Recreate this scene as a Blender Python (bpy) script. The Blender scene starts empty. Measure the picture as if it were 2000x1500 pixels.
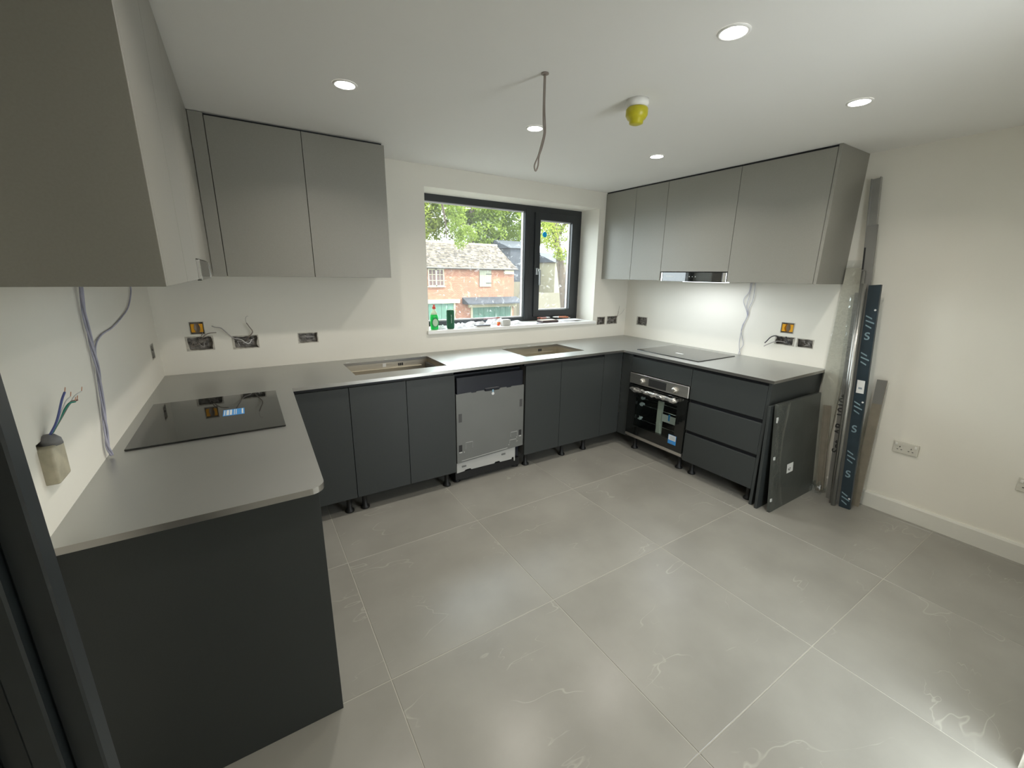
import bpy, bmesh, math, random
from mathutils import Vector, Matrix, Euler, noise
random.seed(7)
C = bpy.context.scene.collection
SC = bpy.context.scene

# ------------------------------------------------------------------ camera
YAW, PITCH, ROLL, F = 0.5655, -0.2569, 0.0146, 815.66
fwd = Vector((math.sin(YAW) * math.cos(PITCH), math.cos(YAW) * math.cos(PITCH), math.sin(PITCH)))
rt = Vector((math.cos(YAW), -math.sin(YAW), 0))
up = rt.cross(fwd)
R_ = math.cos(ROLL) * rt + math.sin(ROLL) * up
U_ = -math.sin(ROLL) * rt + math.cos(ROLL) * up
cd = bpy.data.cameras.new('camera')
cam = bpy.data.objects.new('camera', cd); C.objects.link(cam)
M = Matrix((R_, U_, -fwd)).transposed().to_4x4()
M.translation = Vector((0.4748, -3.2792, 1.5464))
cam.matrix_world = M
cd.sensor_fit = 'HORIZONTAL'; cd.sensor_width = 36.0; cd.lens = F * 36 / 2000
cd.clip_start = 0.02; cd.clip_end = 400
SC.camera = cam

# ------------------------------------------------------------------ world, sun, exposure
wd = bpy.data.worlds.new('sky'); SC.world = wd; wd.use_nodes = True
bg = wd.node_tree.nodes['Background']
bg.inputs[0].default_value = (0.86, 0.94, 1.0, 1); bg.inputs[1].default_value = 11.0
sun = bpy.data.lights.new('sun', 'SUN'); sun.energy = 9.0; sun.angle = 0.01; sun.color = (1.0, 0.93, 0.80)
so = bpy.data.objects.new('sun', sun); C.objects.link(so)
so.rotation_euler = Vector((0.62, -0.55, 0.85)).to_track_quat('Z', 'Y').to_euler()
LAMP_W, LAMP_COL = 5.2, (1.0, 0.94, 0.84)
HOOD_W = 2.6
def portal(name, loc, rot, sx, sy):
    l = bpy.data.lights.new(name, 'AREA'); l.shape = 'RECTANGLE'; l.size = sx; l.size_y = sy
    l.cycles.is_portal = True
    o = bpy.data.objects.new(name, l); C.objects.link(o); o.location = loc; o.rotation_euler = rot
    return o
portal('window_portal', (2.64, 0.40, 1.63), (math.radians(-90), 0, 0), 1.85, 1.15)
portal('doorway_portal', (2.185, -3.56, 1.03), (math.radians(90), 0, 0), .47, 2.05)
vs = SC.view_settings
vs.view_transform = 'Standard'; vs.look = 'None'; vs.gamma = 1.0; vs.use_curve_mapping = False
vs.exposure = -0.10
SC.cycles.max_bounces = 8; SC.cycles.diffuse_bounces = 5; SC.cycles.glossy_bounces = 4
SC.cycles.transparent_max_bounces = 12; SC.cycles.sample_clamp_indirect = 6.0
SC.cycles.caustics_reflective = True; SC.cycles.caustics_refractive = False

# ------------------------------------------------------------------ materials
MATS = {}
def mat(name, col, rough=0.5, metal=0.0, noise_amt=0.0, nscale=8.0, bump=0.0, bscale=60.0, spec=0.5, col2=None, stretch=None):
    if name in MATS: return MATS[name]
    m = bpy.data.materials.new(name); m.use_nodes = True; nt = m.node_tree; N = nt.nodes; L = nt.links
    b = N['Principled BSDF']
    b.inputs['Base Color'].default_value = (*col, 1); b.inputs['Roughness'].default_value = rough
    b.inputs['Metallic'].default_value = metal; b.inputs['Specular IOR Level'].default_value = spec
    tc = N.new('ShaderNodeTexCoord'); src = tc.outputs['Object']
    if stretch:
        mp = N.new('ShaderNodeMapping'); mp.inputs['Scale'].default_value = stretch
        L.new(src, mp.inputs[0]); src = mp.outputs[0]
    c2 = col2 or tuple(min(1, max(0, c * (1 - noise_amt))) for c in col)
    if noise_amt or col2:
        n = N.new('ShaderNodeTexNoise'); n.inputs['Scale'].default_value = nscale; n.inputs['Detail'].default_value = 6
        L.new(src, n.inputs['Vector'])
        r = N.new('ShaderNodeValToRGB'); r.color_ramp.elements[0].position = 0.35; r.color_ramp.elements[1].position = 0.65
        r.color_ramp.elements[0].color = (*c2, 1); r.color_ramp.elements[1].color = (*col, 1)
        L.new(n.outputs[0], r.inputs[0]); L.new(r.outputs[0], b.inputs['Base Color'])
    if bump:
        n2 = N.new('ShaderNodeTexNoise'); n2.inputs['Scale'].default_value = bscale; n2.inputs['Detail'].default_value = 4
        L.new(src, n2.inputs['Vector'])
        bp = N.new('ShaderNodeBump'); bp.inputs['Strength'].default_value = bump; bp.inputs['Distance'].default_value = 0.002
        L.new(n2.outputs[0], bp.inputs['Height']); L.new(bp.outputs[0], b.inputs['Normal'])
    MATS[name] = m
    return m

wall_m = mat('wall_paint', (0.80, 0.775, 0.70), 0.75, noise_amt=0.03, nscale=1.5, bump=0.15, bscale=90)
ceil_m = mat('ceiling_paint', (0.80, 0.79, 0.76), 0.75, noise_amt=0.02, nscale=1.2)
sill_m = mat('sill_paint', (0.86, 0.86, 0.84), 0.4, noise_amt=0.02)
trim_m = mat('skirting_paint', (0.72, 0.71, 0.65), 0.5, noise_amt=0.03)
upper_m = mat('light_grey_laminate', (0.27, 0.262, 0.230), 0.42, noise_amt=0.05, nscale=200, bump=0.05, bscale=400)
base_m = mat('anthracite_laminate', (0.042, 0.047, 0.046), 0.45, noise_amt=0.06, nscale=200, bump=0.05, bscale=400, spec=0.35)
carc_m = mat('carcass_board', (0.10, 0.10, 0.095), 0.6, noise_amt=0.04)
black_m = mat('black_channel', (0.006, 0.007, 0.010), 0.45, noise_amt=0.1)
leg_m = mat('black_plastic', (0.008, 0.008, 0.008), 0.5, noise_amt=0.1)
glassb_m = mat('black_glass', (0.010, 0.011, 0.010), 0.03, spec=0.9, noise_amt=0.1)
edge_m = mat('polished_edge', (0.50, 0.49, 0.47), 0.30, 1.0, noise_amt=0.1, nscale=5)
sink_m = mat('sink_steel', (0.60, 0.55, 0.46), 0.38, 1.0, noise_amt=0.12, nscale=6, stretch=(1, 1, 14))
steel_m = mat('brushed_steel', (0.78, 0.75, 0.70), 0.36, 1.0, noise_amt=0.12, nscale=12, stretch=(1, 1, 20))
chrome_m = mat('chrome', (0.8, 0.8, 0.8), 0.12, 1.0, noise_amt=0.03)
foil_m = mat('foil_wrap', (0.70, 0.69, 0.66), 0.18, 0.75, noise_amt=0.45, nscale=30, bump=0.9, bscale=70)
frame_m = mat('window_frame_grey', (0.028, 0.032, 0.035), 0.38, noise_amt=0.08)
doorframe_m = mat('door_frame_grey', (0.022, 0.030, 0.036), 0.42, noise_amt=0.12, nscale=30)
gasket_m = mat('spacer_bar', (0.75, 0.75, 0.75), 0.35, noise_amt=0.05)
handle_m = mat('satin_handle', (0.45, 0.47, 0.47), 0.3, 0.6, noise_amt=0.05)
boxmetal_m = mat('galvanised_box', (0.34, 0.32, 0.29), 0.55, 0.3, col2=(0.10, 0.09, 0.08), nscale=45, bump=0.6, bscale=120)
rub_m = mat('rough_masonry', (0.30, 0.28, 0.25), 0.9, col2=(0.10, 0.09, 0.08), nscale=60, bump=1.0, bscale=90)
amber_m = mat('amber_lug', (0.85, 0.40, 0.01), 0.4, noise_amt=0.15, nscale=30)
boxwhite_m = mat('grey_white_plastic', (0.48, 0.46, 0.41), 0.5, noise_amt=0.06)
white_m = mat('white_plastic', (0.80, 0.79, 0.75), 0.35, noise_amt=0.03)
yellow_m = mat('yellow_cap', (0.56, 0.50, 0.02), 0.35, noise_amt=0.1, nscale=15)
wgrey_m = mat('grey_cable', (0.42, 0.40, 0.39), 0.5, noise_amt=0.1, nscale=30)
wlil_m = mat('lilac_cable', (0.44, 0.44, 0.55), 0.5, noise_amt=0.2, nscale=25)
wwhite_m = mat('white_cable', (0.70, 0.70, 0.68), 0.45, noise_amt=0.06)
wdark_m = mat('dark_cable', (0.07, 0.07, 0.075), 0.5, noise_amt=0.1)
wtaupe_m = mat('taupe_cable', (0.26, 0.22, 0.19), 0.55, noise_amt=0.12)
wbrown_m = mat('brown_core', (0.18, 0.07, 0.05), 0.5, noise_amt=0.1)
wblue_m = mat('blue_core', (0.10, 0.13, 0.35), 0.5, noise_amt=0.1)
wgreen_m = mat('green_core', (0.03, 0.25, 0.18), 0.5, noise_amt=0.1)
copper_m = mat('copper', (0.70, 0.38, 0.25), 0.3, 1.0, noise_amt=0.1)
dwgrey_m = mat('zinc_panel', (0.185, 0.19, 0.18), 0.5, 0.35, noise_amt=0.05, nscale=4)
dwwhite_m = mat('kick_white', (0.44, 0.44, 0.42), 0.45, noise_amt=0.05)
navy_m = mat('navy_console', (0.010, 0.012, 0.020), 0.4, noise_amt=0.1)
blue_st = mat('blue_sticker', (0.05, 0.30, 0.72), 0.4, noise_amt=0.05)
white_st = mat('white_sticker', (0.75, 0.76, 0.75), 0.5, noise_amt=0.04)
ink_m = mat('black_ink', (0.02, 0.02, 0.02), 0.6, noise_amt=0.05)
film_m = mat('blue_film', (0.022, 0.038, 0.050), 0.38, noise_amt=0.2, nscale=12, bump=0.3, bscale=30)
filmprint_m = mat('film_print', (0.22, 0.32, 0.36), 0.5, noise_amt=0.1)
alu_m = mat('mill_aluminium', (0.42, 0.42, 0.40), 0.32, 0.8, noise_amt=0.1, nscale=8)
gstrip_m = mat('grey_strip', (0.22, 0.215, 0.20), 0.5, noise_amt=0.08)
taupe_m = mat('taupe_strip', (0.25, 0.22, 0.17), 0.5, noise_amt=0.15, nscale=14)
cream_m = mat('cream_board', (0.60, 0.57, 0.48), 0.5, noise_amt=0.10, nscale=5)
sheet_m = mat('plastic_wrapped_sheet', (0.072, 0.078, 0.070), 0.30, noise_amt=0.3, nscale=5, bump=0.3, bscale=25)
foam_m = mat('polystyrene', (0.72, 0.73, 0.66), 0.8, noise_amt=0.1, nscale=60, bump=0.5, bscale=150)
paper_m = mat('white_paper', (0.82, 0.82, 0.84), 0.6, noise_amt=0.05)
bag_m = mat('clear_bag', (0.80, 0.84, 0.88), 0.25, noise_amt=0.2, nscale=30, bump=0.7, bscale=60)
red_m = mat('red_plastic', (0.75, 0.07, 0.04), 0.35, noise_amt=0.08)
green_m = mat('green_fabric', (0.015, 0.11, 0.055), 0.8, noise_amt=0.2, nscale=120)
gliq_m = mat('green_liquid', (0.01, 0.62, 0.10), 0.15, noise_amt=0.1)
glab_m = mat('green_label', (0.005, 0.30, 0.07), 0.35, noise_amt=0.08)
dark_m = mat('charcoal_plastic', (0.045, 0.045, 0.055), 0.35, noise_amt=0.08)
leather_m = mat('dark_leather', (0.07, 0.045, 0.05), 0.5, noise_amt=0.25, nscale=60)
redhandle_m = mat('copper_red_handle', (0.42, 0.13, 0.08), 0.35, noise_amt=0.4, nscale=20)
# outside
brick_base = (0.23, 0.085, 0.048)
slate_m = mat('dark_slate', (0.035, 0.04, 0.05), 0.7, noise_amt=0.3, nscale=3)
cream_r = mat('cream_render', (0.13, 0.115, 0.08), 0.8, noise_amt=0.1, nscale=2)
creamb_m = mat('cream_beam', (0.34, 0.31, 0.20), 0.6, noise_amt=0.08)
gdoor_m = mat('green_door_paint', (0.055, 0.13, 0.09), 0.5, noise_amt=0.2, nscale=3)
shut_m = mat('pale_shutter_paint', (0.20, 0.20, 0.14), 0.6, noise_amt=0.1, nscale=5)
curtain_m = mat('mauve_curtain', (0.10, 0.06, 0.055), 0.7, noise_amt=0.3, nscale=6)
ground_m = mat('yard_ground', (0.075, 0.07, 0.055), 0.9, noise_amt=0.3, nscale=1.5)
bark_m = mat('tree_bark', (0.09, 0.065, 0.045), 0.9, noise_amt=0.4, nscale=6, bump=0.8, bscale=12)

def emis(name, col, s):
    m = bpy.data.materials.new(name); m.use_nodes = True; nt = m.node_tree; nt.nodes.clear()
    e = nt.nodes.new('ShaderNodeEmission'); e.inputs[0].default_value = (*col, 1); e.inputs[1].default_value = s
    o = nt.nodes.new('ShaderNodeOutputMaterial'); nt.links.new(e.outputs[0], o.inputs[0]); return m
lamp_m = emis('lamp_diffuser_glow', (1.0, 0.97, 0.95), 30.0)
hoodlamp_m = emis('hood_light_glow', (0.92, 0.96, 1.0), 3.0)

def leafmat(name, col, tr):
    m = bpy.data.materials.new(name); m.use_nodes = True; nt = m.node_tree; N = nt.nodes; L = nt.links; N.clear()
    geo = N.new('ShaderNodeTexCoord'); n = N.new('ShaderNodeTexNoise'); n.inputs['Scale'].default_value = 1.3
    L.new(geo.outputs['Object'], n.inputs['Vector'])
    r = N.new('ShaderNodeValToRGB'); r.color_ramp.elements[0].position = .38; r.color_ramp.elements[1].position = .62
    r.color_ramp.elements[0].color = (*[c * 0.6 for c in col], 1); r.color_ramp.elements[1].color = (*col, 1)
    L.new(n.outputs[0], r.inputs[0])
    d = N.new('ShaderNodeBsdfDiffuse'); t = N.new('ShaderNodeBsdfTranslucent'); mx = N.new('ShaderNodeMixShader')
    t.inputs[0].default_value = (*tr, 1)
    L.new(r.outputs[0], d.inputs[0]); mx.inputs[0].default_value = 0.4
    L.new(d.outputs[0], mx.inputs[1]); L.new(t.outputs[0], mx.inputs[2])
    o = N.new('ShaderNodeOutputMaterial'); L.new(mx.outputs[0], o.inputs[0]); return m
leaf_m = leafmat('leaves_green', (0.15, 0.20, 0.05), (0.34, 0.44, 0.08))
leaf2_m = leafmat('leaves_yellow_green', (0.20, 0.24, 0.05), (0.45, 0.52, 0.08))
leaf3_m = leafmat('leaves_deep_green', (0.06, 0.10, 0.04), (0.12, 0.18, 0.05))

def thin_fresnel(N, L):
    lw = N.new('ShaderNodeLayerWeight'); lw.inputs[0].default_value = 0.5
    p = N.new('ShaderNodeMath'); p.operation = 'POWER'; p.inputs[1].default_value = 4.0; L.new(lw.outputs['Facing'], p.inputs[0])
    m = N.new('ShaderNodeMath'); m.operation = 'MULTIPLY_ADD'; m.inputs[1].default_value = 0.7; m.inputs[2].default_value = 0.035; L.new(p.outputs[0], m.inputs[0])
    return m
def glass_mat():
    m = bpy.data.materials.new('window_glass'); m.use_nodes = True; nt = m.node_tree; N = nt.nodes; L = nt.links; N.clear()
    tr = N.new('ShaderNodeBsdfTransparent'); tr.inputs[0].default_value = (0.96, 0.98, 0.97, 1)
    gl = N.new('ShaderNodeBsdfGlossy'); gl.inputs['Roughness'].default_value = 0.02
    fr = thin_fresnel(N, L)
    mx = N.new('ShaderNodeMixShader'); L.new(fr.outputs[0], mx.inputs[0]); L.new(tr.outputs[0], mx.inputs[1]); L.new(gl.outputs[0], mx.inputs[2])
    # plaster splashes and dust left on the new glass
    tc = N.new('ShaderNodeTexCoord'); n = N.new('ShaderNodeTexNoise'); n.inputs['Scale'].default_value = 26; n.inputs['Detail'].default_value = 5
    n.inputs['Distortion'].default_value = 1.2
    L.new(tc.outputs['Object'], n.inputs['Vector'])
    r = N.new('ShaderNodeValToRGB'); r.color_ramp.elements[0].position = .60; r.color_ramp.elements[1].position = .72
    r.color_ramp.elements[0].color = (0.012, 0.012, 0.012, 1); r.color_ramp.elements[1].color = (0.16, 0.16, 0.16, 1)
    L.new(n.outputs[0], r.inputs[0])
    tl = N.new('ShaderNodeBsdfTranslucent'); tl.inputs[0].default_value = (0.8, 0.8, 0.78, 1)
    m2 = N.new('ShaderNodeMixShader'); L.new(r.outputs[0], m2.inputs[0]); L.new(mx.outputs[0], m2.inputs[1]); L.new(tl.outputs[0], m2.inputs[2])
    o = N.new('ShaderNodeOutputMaterial'); L.new(m2.outputs[0], o.inputs[0]); return m
glass_m = glass_mat()
def clear_film():
    m = bpy.data.materials.new('clear_film'); m.use_nodes = True; nt = m.node_tree; N = nt.nodes; L = nt.links; N.clear()
    tr = N.new('ShaderNodeBsdfTransparent'); tr.inputs[0].default_value = (0.93, 0.95, 0.95, 1)
    gl = N.new('ShaderNodeBsdfGlossy'); gl.inputs['Roughness'].default_value = 0.14
    tc = N.new('ShaderNodeTexCoord'); n = N.new('ShaderNodeTexNoise'); n.inputs['Scale'].default_value = 22
    L.new(tc.outputs['Object'], n.inputs['Vector'])
    bp = N.new('ShaderNodeBump'); bp.inputs['Strength'].default_value = 0.9; bp.inputs['Distance'].default_value = 0.01
    L.new(n.outputs[0], bp.inputs['Height']); L.new(bp.outputs[0], gl.inputs['Normal'])
    mx = N.new('ShaderNodeMixShader'); mx.inputs[0].default_value = 0.12
    L.new(tr.outputs[0], mx.inputs[1]); L.new(gl.outputs[0], mx.inputs[2])
    o = N.new('ShaderNodeOutputMaterial'); L.new(mx.outputs[0], o.inputs[0]); return m
wrap_m = clear_film()
ovenglass_m = bpy.data.materials.new('oven_glass'); ovenglass_m.use_nodes = True
def _og():
    nt = ovenglass_m.node_tree; N = nt.nodes; L = nt.links; N.clear()
    tr = N.new('ShaderNodeBsdfTransparent'); tr.inputs[0].default_value = (0.80, 0.84, 0.82, 1)
    gl = N.new('ShaderNodeBsdfGlossy'); gl.inputs['Roughness'].default_value = 0.03
    tc = N.new('ShaderNodeTexCoord'); n = N.new('ShaderNodeTexNoise'); n.inputs['Scale'].default_value = 2
    L.new(tc.outputs['Object'], n.inputs['Vector'])
    fr = thin_fresnel(N, L)
    mx = N.new('ShaderNodeMixShader'); L.new(fr.outputs[0], mx.inputs[0]); L.new(tr.outputs[0], mx.inputs[1]); L.new(gl.outputs[0], mx.inputs[2])
    o = N.new('ShaderNodeOutputMaterial'); L.new(mx.outputs[0], o.inputs[0])
_og()

def floor_mat():
    m = bpy.data.materials.new('grey_marble_tile'); m.use_nodes = True; nt = m.node_tree; N = nt.nodes; L = nt.links
    b = N['Principled BSDF']; b.inputs['Roughness'].default_value = 0.36
    geo = N.new('ShaderNodeNewGeometry'); oi = N.new('ShaderNodeObjectInfo')
    sc = N.new('ShaderNodeVectorMath'); sc.operation = 'SCALE'; sc.inputs['Scale'].default_value = 17.0
    cmb = N.new('ShaderNodeCombineXYZ'); L.new(oi.outputs['Random'], cmb.inputs[0]); L.new(oi.outputs['Random'], cmb.inputs[1])
    L.new(cmb.outputs[0], sc.inputs[0])
    ad = N.new('ShaderNodeVectorMath'); ad.operation = 'ADD'; L.new(geo.outputs['Position'], ad.inputs[0]); L.new(sc.outputs[0], ad.inputs[1])
    src = ad.outputs[0]
    cl = N.new('ShaderNodeTexNoise'); cl.inputs['Scale'].default_value = 3.0; cl.inputs['Detail'].default_value = 8; L.new(src, cl.inputs['Vector'])
    r = N.new('ShaderNodeValToRGB'); r.color_ramp.elements[0].position = .32; r.color_ramp.elements[1].position = .70
    r.color_ramp.elements[0].color = (0.250, 0.242, 0.215, 1); r.color_ramp.elements[1].color = (0.305, 0.297, 0.265, 1)
    L.new(cl.outputs[0], r.inputs[0])
    # thin broken white veins: ridges of a warped noise, masked by a second noise
    def veins(scale, thr, dist, w, rot):
        mp = N.new('ShaderNodeMapping'); mp.inputs['Rotation'].default_value = (0, 0, rot); mp.inputs['Scale'].default_value = (1, 2.6, 1)
        L.new(src, mp.inputs[0])
        v = N.new('ShaderNodeTexNoise'); v.inputs['Scale'].default_value = scale; v.inputs['Detail'].default_value = 4
        v.inputs['Roughness'].default_value = .55; v.inputs['Distortion'].default_value = dist; L.new(mp.outputs[0], v.inputs['Vector'])
        s = N.new('ShaderNodeMath'); s.operation = 'SUBTRACT'; s.inputs[1].default_value = 0.5; L.new(v.outputs[0], s.inputs[0])
        a = N.new('ShaderNodeMath'); a.operation = 'ABSOLUTE'; L.new(s.outputs[0], a.inputs[0])
        mr = N.new('ShaderNodeMapRange'); mr.inputs['From Min'].default_value = 0; mr.inputs['From Max'].default_value = w
        mr.inputs['To Min'].default_value = 1; mr.inputs['To Max'].default_value = 0; L.new(a.outputs[0], mr.inputs[0])
        k = N.new('ShaderNodeTexNoise'); k.inputs['Scale'].default_value = 3.7; k.inputs['Detail'].default_value = 3; L.new(src, k.inputs['Vector'])
        mk = N.new('ShaderNodeMapRange'); mk.inputs['From Min'].default_value = thr; mk.inputs['From Max'].default_value = thr + .1; L.new(k.outputs[0], mk.inputs[0])
        mu = N.new('ShaderNodeMath'); mu.operation = 'MULTIPLY'; L.new(mr.outputs[0], mu.inputs[0]); L.new(mk.outputs[0], mu.inputs[1])
        return mu.outputs[0]
    a1 = veins(0.7, .50, .15, .0030, .55); a2 = veins(1.6, .56, .25, .0040, -.5)
    mx_ = N.new('ShaderNodeMath'); mx_.operation = 'MAXIMUM'; L.new(a1, mx_.inputs[0]); L.new(a2, mx_.inputs[1])
    q = N.new('ShaderNodeMath'); q.operation = 'MULTIPLY'; q.inputs[1].default_value = .33; L.new(mx_.outputs[0], q.inputs[0])
    mix = N.new('ShaderNodeMixRGB'); mix.inputs[2].default_value = (0.58, 0.56, 0.50, 1); L.new(q.outputs[0], mix.inputs[0]); L.new(r.outputs[0], mix.inputs[1])
    L.new(mix.outputs[0], b.inputs['Base Color'])
    rr = N.new('ShaderNodeMapRange'); rr.inputs['To Min'].default_value = .262; rr.inputs['To Max'].default_value = .31
    L.new(cl.outputs[0], rr.inputs[0]); L.new(rr.outputs[0], b.inputs['Roughness'])
    return m
tile_m = floor_mat()
grout_m = mat('grout', (0.44, 0.42, 0.37), 0.9, noise_amt=0.05, nscale=30)

def counter_mat():
    m = bpy.data.materials.new('satin_steel_worktop'); m.use_nodes = True; nt = m.node_tree; N = nt.nodes; L = nt.links
    b = N['Principled BSDF']; b.inputs['Metallic'].default_value = 0.85
    tc = N.new('ShaderNodeTexCoord'); n = N.new('ShaderNodeTexNoise'); n.inputs['Scale'].default_value = 1.6; n.inputs['Detail'].default_value = 3
    L.new(tc.outputs['Object'], n.inputs['Vector'])
    r = N.new('ShaderNodeValToRGB'); r.color_ramp.elements[0].position = .3; r.color_ramp.elements[1].position = .7
    r.color_ramp.elements[0].color = (0.45, 0.455, 0.44, 1); r.color_ramp.elements[1].color = (0.50, 0.505, 0.485, 1)
    L.new(n.outputs[0], r.inputs[0]); L.new(r.outputs[0], b.inputs['Base Color'])
    mr = N.new('ShaderNodeMapRange'); mr.inputs['To Min'].default_value = .34; mr.inputs['To Max'].default_value = .42
    L.new(n.outputs[0], mr.inputs[0]); L.new(mr.outputs[0], b.inputs['Roughness'])
    return m
counter_m = counter_mat()

def brick_mat():
    m = bpy.data.materials.new('orange_brickwork'); m.use_nodes = True; nt = m.node_tree; N = nt.nodes; L = nt.links
    b = N['Principled BSDF']; b.inputs['Roughness'].default_value = .9
    tc = N.new('ShaderNodeTexCoord'); sp = N.new('ShaderNodeSeparateXYZ'); L.new(tc.outputs['Object'], sp.inputs[0])
    ad = N.new('ShaderNodeMath'); L.new(sp.outputs[0], ad.inputs[0]); L.new(sp.outputs[1], ad.inputs[1])
    cb = N.new('ShaderNodeCombineXYZ'); L.new(ad.outputs[0], cb.inputs[0]); L.new(sp.outputs[2], cb.inputs[1])
    bt = N.new('ShaderNodeTexBrick'); bt.inputs['Scale'].default_value = 1; bt.inputs['Brick Width'].default_value = .225; bt.inputs['Row Height'].default_value = .075
    bt.inputs['Mortar Size'].default_value = .008; bt.inputs['Color1'].default_value = (*brick_base, 1); bt.inputs['Color2'].default_value = (.175, .065, .038, 1)
    bt.inputs['Mortar'].default_value = (.24, .17, .12, 1); L.new(cb.outputs[0], bt.inputs['Vector'])
    n = N.new('ShaderNodeTexNoise'); n.inputs['Scale'].default_value = 1.6; n.inputs['Detail'].default_value = 6; n.inputs['Distortion'].default_value = 2; L.new(tc.outputs['Object'], n.inputs['Vector'])
    r = N.new('ShaderNodeValToRGB'); r.color_ramp.elements[0].position = .55; r.color_ramp.elements[1].position = .66
    r.color_ramp.elements[0].color = (0, 0, 0, 1); r.color_ramp.elements[1].color = (.45, .45, .45, 1); L.new(n.outputs[0], r.inputs[0])
    mx = N.new('ShaderNodeMixRGB'); mx.inputs[2].default_value = (.36, .24, .16, 1); L.new(r.outputs[0], mx.inputs[0]); L.new(bt.outputs[0], mx.inputs[1])
    L.new(mx.outputs[0], b.inputs['Base Color']); return m
brick_m = brick_mat()
def roof_mat():
    m = bpy.data.materials.new('weathered_roof_tiles'); m.use_nodes = True; nt = m.node_tree; N = nt.nodes; L = nt.links
    b = N['Principled BSDF']; b.inputs['Roughness'].default_value = .85
    tc = N.new('ShaderNodeTexCoord')
    v = N.new('ShaderNodeTexVoronoi'); v.inputs['Scale'].default_value = 5.5
    L.new(tc.outputs['Object'], v.inputs['Vector'])
    sp = N.new('ShaderNodeSeparateColor'); L.new(v.outputs['Color'], sp.inputs[0])
    r = N.new('ShaderNodeValToRGB'); e = r.color_ramp.elements; e[0].position = .05; e[1].position = .95
    e[0].color = (.03, .022, .017, 1); e[1].color = (.16, .125, .09, 1)
    e2 = r.color_ramp.elements.new(.5); e2.color = (.085, .068, .05, 1)
    L.new(sp.outputs[0], r.inputs[0]); L.new(r.outputs[0], b.inputs['Base Color']); return m
roof_m = roof_mat()

# ------------------------------------------------------------------ helpers
def root_loc(o):
    while o.parent: o = o.parent
    return Vector(o.location)
def thing(name, label, cat, loc=(0, 0, 0), group=None):
    o = bpy.data.objects.new(name, None); C.objects.link(o); o.location = loc; o.empty_display_size = .05
    o['label'] = label; o['category'] = cat
    if group: o['group'] = group
    return o
def tag(o, label, cat, group=None):
    o['label'] = label; o['category'] = cat
    if group: o['group'] = group
    return o
def obj(name, bm, m, parent=None, smooth=False, label=None, origin=None):
    me = bpy.data.meshes.new(name)
    if parent is not None: off = root_loc(parent)
    elif origin is not None: off = Vector(origin)
    else: off = Vector((0, 0, 0))
    if off.length > 0: bmesh.ops.translate(bm, verts=bm.verts, vec=-off)
    bm.normal_update(); bm.to_mesh(me); bm.free()
    for mm in (m if isinstance(m, (list, tuple)) else [m]): me.materials.append(mm)
    if smooth:
        for p in me.polygons: p.use_smooth = True
    o = bpy.data.objects.new(name, me); C.objects.link(o)
    if parent is not None: o.parent = parent
    elif origin is not None: o.location = origin
    if label: o['label'] = label
    return o
def struct(name, bm, m, parent=None, label=None):
    o = obj(name, bm, m, parent)
    if parent is None: o['kind'] = 'structure'
    if label: o['label'] = label
    return o
def NB(): return bmesh.new()
def box(bm, x0, x1, y0, y1, z0, z1, bev=0.0, seg=1, mi=0):
    x0, x1 = min(x0, x1), max(x0, x1); y0, y1 = min(y0, y1), max(y0, y1); z0, z1 = min(z0, z1), max(z0, z1)
    v = [bm.verts.new(p) for p in ((x0,y0,z0),(x1,y0,z0),(x1,y1,z0),(x0,y1,z0),(x0,y0,z1),(x1,y0,z1),(x1,y1,z1),(x0,y1,z1))]
    fs = [bm.faces.new([v[i] for i in f]) for f in ((3,2,1,0),(4,5,6,7),(0,1,5,4),(1,2,6,5),(2,3,7,6),(3,0,4,7))]
    for f in fs: f.material_index = mi
    if bev > 0:
        es = list({e for f in fs for e in f.edges})
        bmesh.ops.bevel(bm, geom=es, offset=bev, segments=seg, affect='EDGES', profile=.5)
    return v
def B(x0, x1, y0, y1, z0, z1, bev=0.0, seg=1):
    bm = NB(); box(bm, x0, x1, y0, y1, z0, z1, bev, seg); return bm
def prism(bm, pts, axis, a0, a1):
    """extrude 2-D polygon pts along axis ('x','y','z') from a0 to a1"""
    def P(p, a): return {'x': (a, p[0], p[1]), 'y': (p[0], a, p[1]), 'z': (p[0], p[1], a)}[axis]
    lo = [bm.verts.new(P(p, a0)) for p in pts]; hi = [bm.verts.new(P(p, a1)) for p in pts]; n = len(pts)
    bm.faces.new(lo); bm.faces.new(hi[::-1])
    for i in range(n): bm.faces.new((lo[i], lo[(i + 1) % n], hi[(i + 1) % n], hi[i]))
    bmesh.ops.recalc_face_normals(bm, faces=bm.faces)
def tube(bm, pts, r, n=8, cap=True):
    pts = [Vector(p) for p in pts]; rings = []
    prev = None
    for i, p in enumerate(pts):
        d = (pts[min(i + 1, len(pts) - 1)] - pts[max(i - 1, 0)]).normalized()
        if prev is None:
            a = Vector((0, 0, 1)) if abs(d.z) < .9 else Vector((1, 0, 0)); u = d.cross(a).normalized()
        else:
            u = (prev - d * prev.dot(d)).normalized()
        prev = u; w = d.cross(u); rr = r[i] if isinstance(r, (list, tuple)) else r
        rings.append([bm.verts.new(p + rr * (math.cos(t) * u + math.sin(t) * w)) for t in [2 * math.pi * k / n for k in range(n)]])
    for a, b in zip(rings, rings[1:]):
        for k in range(n): bm.faces.new((a[k], a[(k + 1) % n], b[(k + 1) % n], b[k]))
    if cap: bm.faces.new(rings[0][::-1]); bm.faces.new(rings[-1])
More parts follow.
